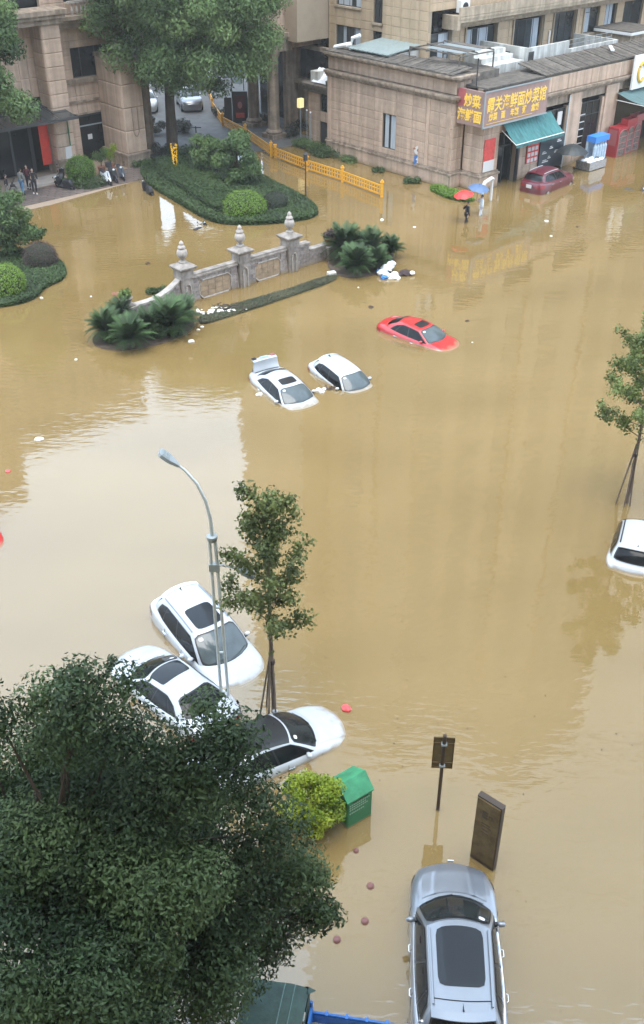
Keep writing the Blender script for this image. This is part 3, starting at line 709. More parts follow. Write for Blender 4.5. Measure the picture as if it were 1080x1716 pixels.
# sign box of the restaurant (wraps the corner)
sg = thing('restaurant_sign', 'corner restaurant sign board with large golden Chinese characters', 'sign', **BR)
ob('board', MB().box(.15, 6.75, -2.3, -2.15, 4.3, 6.45), 'shop_board', sg)
ob('board', MB().box(.15, .3, -2.14, -.1, 4.3, 6.45), 'shop_board', sg)
ob('board', MB().box(.13, .149, -.75, -.1, 5.4, 6.45), 'shop_board_red', sg, label='red upper corner of the sign')
ob('frame', MB().box(.12, .2, -2.36, -2.3, 4.25, 6.5).box(.2, 6.78, -2.36, -2.3, 6.42, 6.5).box(.2, 6.78, -2.36, -2.3, 4.25, 4.33), 'galv_grey', sg)
text_mesh('霞关海鲜面炒菜馆', .98, (.42, -2.31, 5.25), 'x', 'gold_text', 'lettering', sg, sx=.78, offset=.010, shear=.06)
x = .7
for w_s in ('炒菜', '面', '年糕', '粥', '盒饭'):
    text_mesh(w_s, .5, (x, -2.31, 4.68), 'x', 'gold_text', 'lettering', sg, sx=.85, offset=.008); x += 1.22 if len(w_s) > 1 else .95
ob('lettering', MB().box(.5, 5.2, -2.325, -2.305, 4.47, 4.49), 'gold_text', sg, label='thin gold line under the characters')
text_mesh('炒菜', .82, (.135, -.62, 5.5), 'y', 'gold_text', 'lettering', sg, sx=.85, offset=.02)
text_mesh('海鲜面', .80, (.135, -.13, 4.6), 'y', 'gold_text', 'lettering', sg, sx=.85, offset=.02)
ob('stay', MB().tube((.9, -.9, 6.5), (.9, -.9, 8.2), .045, n=6), 'black_metal', sg)

# awnings
def awning(x0, x1, z0, z1, yb, yf, mtl, label, n=7):
    aw = thing('awning', label, 'awning', **BR)
    for k in range(n):
        a, c = x0 + (x1 - x0) * k / n, x0 + (x1 - x0) * (k + 1) / n
        mb = MB().grid(lambda u, v: (a + (c - a) * u, yb + (yf - yb) * v, z1 + (z0 - z1) * v - .1 * sin(pi * v) - .05 * sin(pi * u)), 3, 5)
        ob('fabric_panel', mb, mtl, aw, smooth=True)
        ob('valance', MB().box(a + .01, c - .01, yf - .012, yf, z0 - .22, z0 - .01), mtl, aw)
    for xx in (x0, x1): ob('arm', MB().tube((xx, yb, z1 - .5), (xx, yf, z0 - .02), .025, n=6), 'white_paint', aw)
    ob('front_bar', MB().tube((x0, yf, z0), (x1, yf, z0), .03, n=6), 'white_paint', aw)
    return aw
awning(2.85, 8.05, 2.95, 4.15, -1.78, -3.1, 'awning', 'faded teal fabric awning over the restaurant entrance')
awning(15.7, 23, 3.75, 4.3, -1.9, -4.4, 'awning_dark', 'dark green awning at the right edge under the white billboard', 9)

# posters and boards
frame_obj('poster', 'red and white menu poster on the sign pier beside the door', 'poster', MB().box(1.2, 2.3, -1.78, -1.755, 1.5, 3.3), 'poster_red')
frame_obj('poster', 'pale strip of small posters under the red menu poster', 'poster', MB().box(1.2, 2.3, -1.80, -1.785, 1.2, 1.9), 'poster_pale')
q = thing('menu_poster', 'red menu poster with pale pictures left of the blackboard', 'poster', **BR)
ob('sheet', MB().box(5.8, 7.1, -1.82, -1.79, .95, 2.5), 'poster_red', q)
for i in range(3):
    for j in range(3): ob('picture', MB().box(5.9 + i * .4, 6.2 + i * .4, -1.83, -1.821, 1.0 + j * .38, 1.26 + j * .38), 'poster_pale', q)
q = thing('menu_board', 'black menu board with chalk scribbles under the awning', 'board', **BR)
ob('board', MB().box(7.2, 9.95, -1.86, -1.80, .2, 2.35), 'poster_dark', q)
for (x0, z0, wd_) in ((7.5, 1.3, .5), (8.3, 1.55, .4), (8.9, 1.2, .6), (8.2, .9, .35), (9.1, 1.9, .5), (7.6, .7, .7)):
    ob('chalk_mark', MB().box(x0, x0 + wd_, -1.87, -1.861, z0, z0 + .07).box(x0 + .05, x0 + wd_ * .7, -1.87, -1.861, z0 + .12, z0 + .17), 'poster_pale', q)
q = thing('billboard', 'white billboard with a gold letter C on the roof edge at right', 'billboard', **BR)
ob('board', MB().box(16.8, 22, -2.35, -2.2, 4.4, 6.7), 'white_paint', q)
ob('picture', MB().box(18.55, 22, -2.365, -2.352, 4.5, 6.6), 'poster_dark', q)
ob('picture', MB().box(18.7, 20, -2.38, -2.367, 4.5, 5.5), 'leaf_grass' if False else 'bin_green_dark', q)
ring = MB(); ring.path([(17.75 + .42 * cos(t), -2.37, 5.5 + .62 * sin(t)) for t in np.linspace(.7, 2 * pi - .7, 24)], .12, 6)
ob('letter', ring, 'sign_yellow', q)

# roof objects
q = thing('metal_shed_roof', 'grey green tilted metal roof sheet on top of the restaurant', 'roof', **BR)
for k in range(8):
    y0 = 6.6 + k * .48
    ob('sheet', MB().add([(.2, y0, 7.5), (4.4, y0, 7.85), (4.4, y0 + .46, 7.9), (.2, y0 + .46, 7.55), (.2, y0, 7.44), (4.4, y0, 7.79), (4.4, y0 + .46, 7.84), (.2, y0 + .46, 7.49)],
       [(0, 1, 2, 3), (7, 6, 5, 4), (0, 4, 5, 1), (1, 5, 6, 2), (2, 6, 7, 3), (3, 7, 4, 0)]), 'metal_roof', q)
ob('wall', MB().box(.6, 4.2, 6.75, 10.2, 7.0, 7.45), 'white_wall', q)
q = thing('roof_pergola', 'rusty dark steel frame with mesh cover on the restaurant roof', 'frame', **BR)
fr = MB()
for yy in (.9, 2.4, 3.9, 5.4): fr.bar((1.2, yy, 8.0), (4.6, yy, 8.0), .08, .08)
for xx in (1.2, 2.9, 4.6): fr.bar((xx, .9, 8.09), (xx, 5.4, 8.09), .08, .08)
for xx in (1.2, 4.6):
    for yy in (.9, 5.4): fr.bar((xx, yy, 7.0), (xx, yy, 7.96), .08, .08)
ob('frame', fr, 'roof_dark', q)
for i in range(4):
    ob('cover_sheet', MB().box(1.4 + i * .8, 2.1 + i * .8, 1.1, 4.2, 8.14 + .01 * i, 8.17 + .01 * i), 'roof_dark' if i % 2 else 'galv_grey', q)
frame_obj('white_pipe', 'bent white duct pipe on the roof beside the metal roof sheet', 'pipe', MB().path([(.6, 10.6, 7.3), (.6, 10.4, 8.1), (.9, 9.9, 8.3)], .13, 8).path([(.3, 11.9, 7.35), (.35, 10.7, 7.65), (.6, 10.5, 7.7)], .16, 8), 'white_paint')
q = thing('terrace_wall', 'white mould stained parapet wall on the terrace behind the sign', 'wall', **BR)
ob('wall', MB().box(9.0, 9.2, 1.6, 5.8, 5.0, 7.6).box(9.21, 14.0, 1.6, 1.8, 5.0, 7.55), 'white_wall', q)
ob('stain', MB().box(8.985, 8.998, 3.0, 4.6, 5.6, 7.2).box(9.3, 9.9, 1.585, 1.598, 5.2, 7.3), 'mould', q)
frame_obj('steps', 'white stepped ledge on the terrace behind the sign', 'steps', MB().box(5.2, 8.6, 1.4, 2.4, 5.0, 6.9).box(5.2, 8.6, 2.41, 3.1, 5.0, 7.2).box(5.2, 8.6, 3.11, 3.8, 5.0, 7.5), 'white_wall')
frame_obj('terrace_parapet', 'low pale parapet on the right part of the terrace', 'wall', MB().box(14.01, 20.5, 1.9, 2.1, 5.0, 6.9).box(20.51, 20.7, 1.9, 5.9, 5.0, 6.9), 'white_wall')
rl = MB()
for k in range(10): rl.tube((14.6 + k * .7, 2.7, 5.0), (14.6 + k * .7, 2.7, 7.3), .025, n=5)
for z in (6.6, 7.0, 7.3): rl.tube((14.6, 2.7, z), (20.9, 2.7, z), .022, n=5)
frame_obj('terrace_railing', 'thin metal railing round the terrace in front of the flats', 'railing', rl, 'galv_grey')
bx = thing('roof_shed', 'small beige roof shed with dark flat top at right', 'shed', **BR)
ob('wall', MB().box(23.4, 27, 2.6, 5.9, 4.95, 6.9), 'stone_pale_trim', bx); ob('roof', MB().box(23.2, 27.2, 2.4, 5.95, 6.9, 7.1), 'roof_dark', bx)
ob('trim', MB().box(23.15, 23.2, 2.4, 5.9, 6.82, 7.02).box(23.2, 27, 2.35, 2.4, 6.82, 7.02), 'white_paint', bx)
frame_obj('foam_board', 'short white board lying on the dark roof edge', 'board', MB().bar((15.7, -1.0, 7.02), (16.5, -.2, 7.14), .25, .08), 'white_paint')
frame_obj('round_cover', 'dark round cover lying on the terrace near the flats', 'cover', MB().lathe([(.9, 0), (.95, .1), (.2, .22)], 18, c=(16.9, 3.4, 5.9)).lathe([(.5, 0), (.5, .9)], 12, c=(16.9, 3.4, 5.0)), 'dark_frame')

# ================================================================== RESIDENTIAL BLOCK
rs = thing('residential_tower', 'beige tiled block of flats with large balcony windows behind the restaurant', 'flats', **BR)
w_ = MB(); A0 = 6.0
wb = [(3.75, 5.95, 5.6, 8.45), (7.5, 10.95, 5.2, 8.4), (12.9, 16.4, 5.3, 8.45), (17.85, 20.55, 5.1, 8.5), (21.75, 23.8, 6.7, 8.55), (24.6, 26.2, 5.2, 8.6), (27.2, 30, 5.2, 8.6)]
pwall(rs, 'x', 3.6, 31, A0, 4.9, 8.7, 1.1, .62, 'stone_pale', 'pale_joint', holes=wb, back=w_)
wu = [(3.8, 6.2, 10.9, 12.6), (8.5, 12.5, 10.4, 13), (15, 19, 10.4, 13), (22, 27, 10.4, 13)]
pwall(rs, 'x', 3.6, 31, A0, 9.9, 14.2, 1.3, .72, 'stone_pale', 'pale_joint', holes=wu, back=w_)
# faces looking left
BP = 3.6
pwall(rs, 'y', A0, 10.4, BP, 5.0, 14.2, .9, .62, 'stone_pale', 'pale_joint', back=w_)
wl = [(11.0, 11.9, 8.6, 10.6), (11.0, 11.9, 6.3, 7.9), (13.2, 15.9, 6.2, 8.05), (13.2, 15.9, 9.4, 11.2)]
pwall(rs, 'y', 10.4, 16.7, BP + .5, 5.0, 14.2, .9, .62, 'stone_pale', 'pale_joint', holes=wl, back=w_)
ob('wall', w_, 'pale_joint', rs)
ob('wall_core', MB().box(4.65, 60, 6.5, 26, 0, 14.1).box(4.1, 4.5, 6.3, 10.3, 0, 5).box(4.1, 4.64, 10.41, 16.6, 0, 5), 'glass_dark', rs, label='dark interior')
for k, h in enumerate(wb):
    cu = [[(.5, 1)], [(.05, .3), (.45, .8)], [(.7, .95)], [], [(.1, .5)], [(.2, .8)], []][k]
    window(rs, 'x', h[0], h[1], A0, h[2], h[3], [2, 4, 4, 3, 2, 2, 2][k], curtain=cu, rec=.22, transom=.8 if k == 4 else None, sill='stone_pale_trim' if k == 4 else None)
for k, h in enumerate(wu): window(rs, 'x', h[0], h[1], A0, h[2], h[3], 3, rec=.22, curtain=[(.1, .4), (.6, .9)] if k == 0 else None)
for k, h in enumerate(wl): window(rs, 'y', h[0], h[1], BP + .5, h[2], h[3], 2 if k < 2 else 4, curtain=[[], [], [(.02, .3), (.6, .75)], [(.0, .25), (.4, .95)]][k], sill='stone_pale_trim', rec=.15)
c_ = MB()
mould(c_, 'x', 5.5, 31, A0, 8.62, [(.25, .18), (.6, .22), (.9, .12), (1.15, .22), (1.2, .16)])
c_.box(5.5, 31, 4.82, 4.98, 9.54, 10.1)
ob('cornice', c_, 'stone_pale_trim', rs)
ob('cornice', MB().box(5.3, 5.6, 4.85, 6.3, 8.7, 9.6), 'stone_pale_trim', rs)
ob('air_conditioner', MB().box(6.3, 7.2, 5.5, 5.95, 9.65, 10.4), 'white_paint', rs); 
ob('fan_grille', MB().lathe([(.28, 0), (.28, .02)], 16), 'black_metal', rs).matrix_local = Matrix.Translation((6.75, 5.5, 10.02)) @ Matrix.Rotation(pi / 2, 4, 'X')
for x in (5.98, 7.45, 11.0, 12.82, 16.5, 17.7, 20.65, 21.6): ob('pilaster', MB().box(x - .06, x + .06, A0 - .16, A0 - .03, 4.9, 8.6), 'stone_pale_trim', rs)
ob('drainpipe', MB().tube((17.3, A0 - .12, 5.0), (17.3, A0 - .12, 7.4), .07), 'white_paint', rs)
# upper storeys (seen only mirrored in the water)
up = MB().box(4.6, 28.5, 6.31, 24, 14.2, 66).box(28.5, 72, 6.31, 24, 14.2, 89).box(4.2, 28.5, 10.4, 26.3, 14.2, 66).box(1.0, 4.2, 16.8, 26.3, 7.0, 66)
ob('upper_storeys', up, 'tower', rs)
gl = MB(); fl = MB()
for b0, b1, zt in ((4.6, 28.5, 66), (28.6, 72, 89)):
    for k in range(int((b1 - b0) / 5.4)):
        xx = b0 + 1 + k * 5.4
        for z in range(15, int(zt) - 2, 3): gl.box(xx, xx + 3.2, 6.2, 6.3, z + .6, z + 2.4)
    for k in range(int((b1 - b0) / 11)): fl.box(b0 + k * 11 + 3 * (k % 2), b0 + k * 11 + 3 * (k % 2) + .7 + .5 * (k % 3), 5.9, 6.3, 14.3, zt)
for z in range(15, 62, 3):
    for yy in (12, 16.6, 21): gl.box(4.05, 4.18, yy, yy + 2.4, z + .6, z + 2.3)
ob('upper_windows', gl, 'tower_glass', rs, kind='stuff'); ob('facade_rib', fl, 'stone_pale_trim', rs, kind='stuff')
rt = thing('neighbour_tower', 'tall beige tower beyond the right edge, seen mirrored in the water', 'tower', L2W(52, -30), ROT)
ob('wall', MB().box(0, 20, 0, 18, 0, 62), 'tower', rt)
ob('window_band', MB().box(-.05, 0, 2, 6, 4, 58).box(-.05, 0, 11, 15, 4, 58), 'tower_glass', rt)
cb = thing('photographers_building', 'tall apartment block behind the camera that shades the near water', 'building', (0, -2.5, 0))
ob('wall', MB().box(-60, 60, -16, 0, -1, 48), 'tower', cb)
ob('balcony', MB().box(-44, -6, 0, .4, 18.0, 18.3).box(6, 44, 0, .4, 18.0, 18.3), 'stone_pale_trim', cb)
hr_ = thing('glare_block_tower', 'added pale tower out of view behind the flats, dims the sky glare mirrored in the near water', 'tower', (-3, 102, 0))  # added out of view to cut the sky glare on the near water
ob('wall', MB().box(0, 75, 0, 24, 0, 176), 'tower_pale', hr_)
ob('window_band', MB().box(4, 71, -.1, -.02, 92, 93).box(4, 71, -.1, -.02, 126, 127), 'tower_glass', hr_)
# low street beyond the gate
sh = thing('street_shops', 'row of low pale shop buildings along the street beyond the gate', 'shops', L2W(-30, 62), ROT)
ob('wall', MB().box(0, 60, 0, 10, 0, 12), 'stone_pale_trim', sh)
for k in range(8):
    ob('shutter', MB().box(1 + k * 5, 5 + k * 5, -.06, -.01, .1, 3.2), 'glass_dark' if k % 3 else 'white_wall', sh)
    ob('window', MB().box(1.4 + k * 5, 4.6 + k * 5, -.06, -.01, 5, 7), 'glass_dark', sh)
# ================================================================== PLANTED ISLANDS
def island(name, label, pts_px, z, nleaf, lsize, leaf, edge=None, extra=0.0):
    P = [G(*p) for p in pts_px]; c = sum(P, Vector()) / len(P)
    poly = smooth_poly([(p.x - c.x, p.y - c.y) for p in P])
    r = thing(name, label, 'hedge', (c.x, c.y, 0))
    ob('soil', MB().prism(inset(poly, .05), -1.3, z * .75), 'core', r)
    leaf_obj('foliage', [flat_leaves(poly, z, nleaf, lsize)], leaf, r)
    return r, c, poly
island('hedge_bed', 'low dark green hedge bed around the round bush and lamp post behind the stone wall',
       [(232, 285), (262, 268), (330, 262), (395, 268), (452, 306), (500, 328), (534, 352), (528, 366), (480, 374), (420, 378), (365, 376), (330, 360), (290, 335), (250, 312)], .30, 26000, .13, 'leaf_hedge')
r, c, pl = island('raised_hedge', 'taller clipped hedge step inside the green bed left of the round bush',
       [(262, 285), (300, 272), (345, 285), (372, 318), (392, 345), (378, 366), (345, 352), (310, 326), (275, 305)], .62, 12000, .12, 'leaf_hedge')
island('hedge_bed', 'dark green hedge tongue below the purple round bush at the left edge',
       [(-30, 430), (40, 420), (90, 432), (112, 450), (108, 470), (75, 482), (62, 500), (30, 512), (-40, 520)], .25, 12000, .10, 'leaf_hedge')
island('hedge_strip', 'long narrow mossy hedge strip in front of the stone wall',
       [(331, 533), (365, 520), (420, 503), (490, 484), (550, 463), (566, 462), (560, 472), (500, 493), (430, 517), (375, 534), (340, 545)], .10, 12000, .06, 'leaf_moss')
island('grass_patch', 'bright green grass strip at the foot of the restaurant corner pier',
       [(716, 316), (735, 312), (770, 324), (800, 336), (780, 340), (745, 332)], .18, 2600, .12, 'leaf_bright')
def low_bush(label, px, rx, ry, h, leaf, n, size=.11):
    P = G(*px); r = thing('low_bush', label, 'bush', P)
    cs = [(random.uniform(-rx, rx) * .7, random.uniform(-ry, ry) * .7, h * random.uniform(.1, .5)) for _ in range(9)]
    leaf_obj('foliage', [leaves(cs, [max(.22, min(rx, ry) * .5)] * 9, n, size, squash=.8)], leaf, r)
    return r
low_bush('small green tuft growing from the water below the blue arrow sign', (690, 306), .8, .5, .5, 'leaf_hedge', 1500)
low_bush('small lone green tuft in the water left of the blue arrow sign', (635, 288), .6, .5, .4, 'leaf_hedge', 900)
low_bush('ragged weeds along the left end of the restaurant wall', (585, 272), 1.1, .9, .4, 'leaf_mid', 1700)
for i, (x, y, rx, h, lf, lb_) in enumerate([(505, 246, 1.0, .9, 'leaf_mid', 'green bush right of the gate column behind the yellow railing'),
        (530, 252, 1.1, 1.1, 'leaf_mid', 'bigger green bush at the corner of the service block'), (548, 262, 1.2, .9, 'leaf_hedge', 'green bush against the left end of the restaurant wall'),
        (480, 228, 1.1, 1.0, 'leaf_dark', 'dull dark bush just right of the gate column base'), (500, 215, 1.2, 1.1, 'leaf_dark', 'dull bush under the glowing gate lamp'),
        (432, 205, 1.2, 1.2, 'leaf_dark', 'dark bush left of the gate column'), (412, 180, 1.0, 1.3, 'leaf_mid', 'green bush behind the black kiosk by the gate'),
        (240, 278, .9, .6, 'leaf_hedge', 'low dark bush at the foot of the stone pier beside the gate'), (307, 262, 1.0, 1.5, 'leaf_hedge', 'dark rounded bush behind the golden light string'),
        (275, 262, .9, 1.8, 'leaf_dark', 'dark shaggy bush between stone pier and tree trunk'), (345, 268, 1.2, 1.6, 'leaf_dark', 'dark bush left of the tall light green shrub'),
        (300, 222, 1.3, 1.5, 'leaf_dark', 'dark bush beside the road just right of the tree trunk'), (262, 225, 1.0, 2.4, 'leaf_dark', 'tall dark bush in the gap between stone pier and tree trunk'), (372, 196, .9, 1.2, 'leaf_dark', 'dark bush inside the far bend of the yellow railing')]):
    low_bush(lb_, (x, y), rx, rx * .8, h, lf, 1900, .14)

def topiary(name, label, px, rx, rz, leaf, n, size=.09, zc=None):
    P = G(*px); r = thing(name, label, 'bush', P)
    zc = rz * .55 if zc is None else zc
    ob('core', MB().ball((0, 0, zc), rx * .93, rx * .93, rz * .93, 20, 14, .02), 'core', r)
    leaf_obj('foliage', [leaves([(0, 0, zc)], [(rx, rx, rz)], n, size, shell=.08, up=.2)], leaf, r)
    ob('trunk', MB().tube((0, 0, -1.2), (0, 0, zc - rz * .5), .06), 'bark', r)
topiary('round_bush', 'bright green clipped round bush at the tip of the hedge bed', (411, 360), 1.33, .95, 'leaf_bright', 9000)
topiary('round_bush', 'dull dark round bush right of the bright green one', (461, 350), .85, .68, 'leaf_dark', 4500)
topiary('round_bush', 'purple brown clipped round bush near the left edge', (70, 445), .95, .85, 'leaf_purple', 6000, .07)
topiary('round_bush', 'vivid light green round bush cut by the left edge', (14, 492), .98, 1.0, 'leaf_bright', 8000, .08, zc=.55)
topiary('round_bush', 'olive green round bush among the parked scooters', (138, 306), 1.0, .95, 'leaf_bright', 5000, .10, zc=.85)
r = thing('low_bush', 'dark scruffy plants around the olive round bush', 'bush', G(140, 312))
leaf_obj('foliage', [leaves([(-.9, -.2, .2), (.6, -.5, .2), (.1, -.5, .25), (1.1, 0, .3)], [.55] * 4, 3200, .12)], 'leaf_hedge', r)
for (x, y, h) in ((172, 292, 1.6), (188, 288, 1.7)):
    r = thing('low_bush', 'yellowish potted shrub behind the scooters, ' + ('left one' if x < 180 else 'right one'), 'bush', G(x, y))
    leaf_obj('foliage', [leaves([(0, 0, h * .7), (.3, 0, h), (-.3, .1, h * .8)], [.4, .3, .35], 900, .12, shell=.9)], 'leaf_yellow' if x > 180 else 'leaf_mid', r)
    ob('pot', MB().lathe([(.2, 0), (.28, .5), (.3, .55)], 12), 'terracotta', r); ob('stem', MB().tube((0, 0, .5), (0, 0, h * .8), .03), 'bark', r)

# ---- shrubs and trees
def tree(name, label, base, trunk, limbs, clumps, leafn, lsize, leaf, bark='bark', aspect=.45, shell=.6, squash=.8, up=.5, cat='tree'):
    r = thing(name, label, cat, base)
    ob('trunk', MB().path([p[:3] for p in trunk], [p[3] for p in trunk], 10), bark, r, smooth=True)
    lm = MB()
    for L in limbs: lm.path([p[:3] for p in L], [p[3] for p in L], 6)
    ob('limbs', lm, bark, r)
    cs = [c[:3] for c in clumps]; rs_ = [c[3] for c in clumps]
    leaf_obj('crown', [leaves(cs, rs_, leafn, lsize, shell=shell, squash=squash, up=up, aspect=aspect)], leaf, r)
    return r
def ell_clumps(c, R, n, rmin, rmax, inner=.35, zmin=-1):
    out = []
    while len(out) < n:
        d = Vector((random.gauss(0, 1), random.gauss(0, 1), random.gauss(0, 1))).normalized()
        if d.z < zmin: continue
        k = random.uniform(inner, 1.0) ** .6
        out.append((c[0] + d.x * R[0] * k, c[1] + d.y * R[1] * k, c[2] + d.z * R[2] * k, random.uniform(rmin, rmax)))
    return out
def limb_to(p0, cl, r0, r1=.03, sag=.15):
    p0 = Vector(p0); q = Vector(cl[:3]); m = p0.lerp(q, .5) + Vector((random.uniform(-.3, .3), random.uniform(-.3, .3), (q - p0).length * sag))
    return [(*p0, r0), (*p0.lerp(m, .5), r0 * .85), (*m, (r0 + r1) / 2), (*q, r1)]

# camphor tree by the gate
base = G(291, 262); c0 = (2.0, -2.4, 12.2)
cl = ell_clumps(c0, (6.3, 5.0, 6.6), 120, 1.0, 1.75)
cl = [c for c in cl if c[2] > 5.2 + max(0, (2.0 - abs(c[0] + .5)) * .6)] + [(6.6, -3, 6.9, 1.5), (5.3, -3.5, 7.2, 1.6), (7.3, -2.4, 8.6, 1.4), (-2.6, -2.5, 7.5, 1.6), (-3.9, -2.2, 9.5, 1.5), (1.0, -3.6, 6.0, 1.4), (2.6, -3.6, 6.2, 1.4), (-.8, -3, 6.4, 1.3), (3.9, -3, 5.6, 1.1)]
tr = [(0, 0, -.3, .5), (0, 0, 1.2, .42), (.05, -.05, 3.2, .36), (.1, -.1, 4.8, .34), (.2, -.3, 7, .28), (.7, -1, 10, .2), (1.6, -2, 14, .08)]
lm = [limb_to(random.choice([(0.1, -.1, 4.8), (.2, -.3, 6.5), (.5, -.8, 9)]), c, .16) for c in random.sample(cl, 34)] + [limb_to((.1, -.1, 4.4), (6.2, -2.6, 7.0, 1), .22, .06), limb_to((.1, 0, 4.6), (3.9, -3, 5.6, 1), .16, .05)]
tree('camphor_tree', 'big dense camphor tree in front of the gatehouse at top centre', base, tr, lm, cl, 165000, .21, 'leaf_far', shell=.75)

base = Vector((-21.7, 66.5, 0))
cl = ell_clumps((0, 0, 8.3), (3.9, 3.0, 3.9), 46, .8, 1.3)
tree('broadleaf_tree', 'green tree at the top left corner beside the dark entrance', base, [(0, 0, 0, .25), (0, 0, 4, .2), (0, 0, 8, .1)],
     [limb_to((0, 0, 4.5), c, .09) for c in cl[:14]], cl, 52000, .20, 'leaf_far', shell=.7)
base = G(12, 432)
cl = ell_clumps((0.2, 0, 2.3), (1.6, 1.4, 1.75), 40, .4, .65) + [(1.9, 0, 1.35, .5), (1.5, .3, 1.5, .45), (2.2, .1, 1.5, .3)]
tree('broadleaf_shrub', 'light green leafy shrub at the left edge above the purple round bush', base, [(0, 0, -.8, .1), (0, 0, 1, .09), (0, 0, 2.5, .05)],
     [limb_to((0, 0, .9), c, .04, .01) for c in cl[:12]], cl, 15000, .16, 'leaf_mid', shell=.8, cat='shrub')
base = G(400, 312)
cl = ell_clumps((0, 0, 1.85), (1.45, 1.3, 1.55), 38, .35, .62) + [(-.2, 0, 3.3, .35), (.5, 0, 3.05, .35)]
tree('tall_shrub', 'tall light green shrub in the middle of the hedge bed', base, [(0, 0, 0, .08), (0, 0, 1, .07), (0, 0, 2.5, .03)],
     [limb_to((0, 0, .5), c, .03, .01) for c in cl[:12]], cl, 13000, .19, 'leaf_mid', shell=.8, cat='shrub')
base = G(352, 296)
cl = ell_clumps((0, 0, 1.9), (.95, .9, 1.3), 18, .3, .55)
tree('small_tree', 'small blue green tree with pale stem left of the tall light green shrub', base, [(0, 0, 0, .09), (0.03, 0, 1, .07), (0, 0, 2.4, .03)],
     [limb_to((0, 0, 1), c, .03, .01) for c in cl[:8]], cl, 5000, .17, 'leaf_far', bark='bark_grey', shell=.8)

# foreground tree
base = Vector((-4.5, 10.3, 0)); cz = 4.9
cl = ell_clumps((0, 0, cz), (3.55, 2.6, 2.95), 125, .55, .9, inner=.4, zmin=-.75)
lob = [(-3.5, 9.4, .42), (-3.6, 8.9, .6), (-4.2, 8.75, .5), (-4.8, 8.6, .5), (-5.4, 8.5, .6), (-2.95, 9.15, .45), (-2.9, 8.3, .6), (-2.3, 7.75, .5), (-1.75, 8.45, .45), (-1.3, 8.35, .5), (-1.45, 7.8, .65),
       (-1.0, 7.1, .6), (-.75, 6.3, .65), (-.45, 5.3, .6), (-.25, 4.9, .5), (-.2, 4.4, .45), (-.5, 3.9, .6), (-.9, 3.2, .6), (-1.5, 2.7, .7), (-.75, 4.8, .7), (-1.3, 5.9, .8), (-1.9, 7.2, .8), (-2.6, 7.6, .8), (-3.8, 8.2, .8), (-.1, 5.0, .28), (-.05, 4.1, .3), (-1.0, 3.0, .5)]
cl += [(random.uniform(-.9, 1.9), random.uniform(-.6, .6), random.uniform(5.4, 7.6) - .4, random.uniform(.6, .85)) for _ in range(26)]
cl += [(x - base.x, 10.6 - base.y + random.uniform(-.2, .3), z + .45 * min(1, max(0, (z - 5) / 3)), r_) for x, z, r_ in lob]
tr = [(0, 0, -1.3, .3), (.05, 0, 1, .24), (.0, .1, 3, .2), (.1, .1, 5, .15), (0, .2, 7.5, .06)]
for k in range(150):                            # ragged twig ends that break the outline
    c_ = random.choice(cl[:125] if k % 2 else cl[125:]); d_ = Vector((random.gauss(0, 1), random.gauss(0, .6), random.gauss(.2, 1))).normalized()
    cl.append((c_[0] + d_.x * c_[3] * 1.05, c_[1] + d_.y * c_[3] * 1.05, c_[2] + d_.z * c_[3] * .95, random.uniform(.12, .24)))
lm = [limb_to(random.choice([(0, 0, 2), (0, .1, 3), (.1, .1, 4.5)]), c, .05, .010) for c in random.sample(cl, 60)]
tree('broadleaf_tree', 'huge dark green leafy tree filling the lower left corner', base, tr, lm, cl, 340000, .086, 'leaf_big', aspect=.42, shell=.8, squash=.85)
# yellow green shrub beside the green bin
base = G(522, 1390)
cl = ell_clumps((0, 0, 1.0), (.72, .55, .9), 48, .16, .28) + [(.35, -.1, 1.5, .2), (-.1, 0, 1.85, .22), (.1, -.1, .3, .25)]
tree('yellow_shrub', 'bright yellow green shrub between the dark tree and the green bin', base, [(0, 0, -1, .05), (0, 0, .8, .04), (0, 0, 1.6, .015)],
     [limb_to((0, 0, .1), c, .015, .004) for c in cl[:14]], cl, 17000, .075, 'leaf_yellow', aspect=.5, shell=.85, cat='shrub')

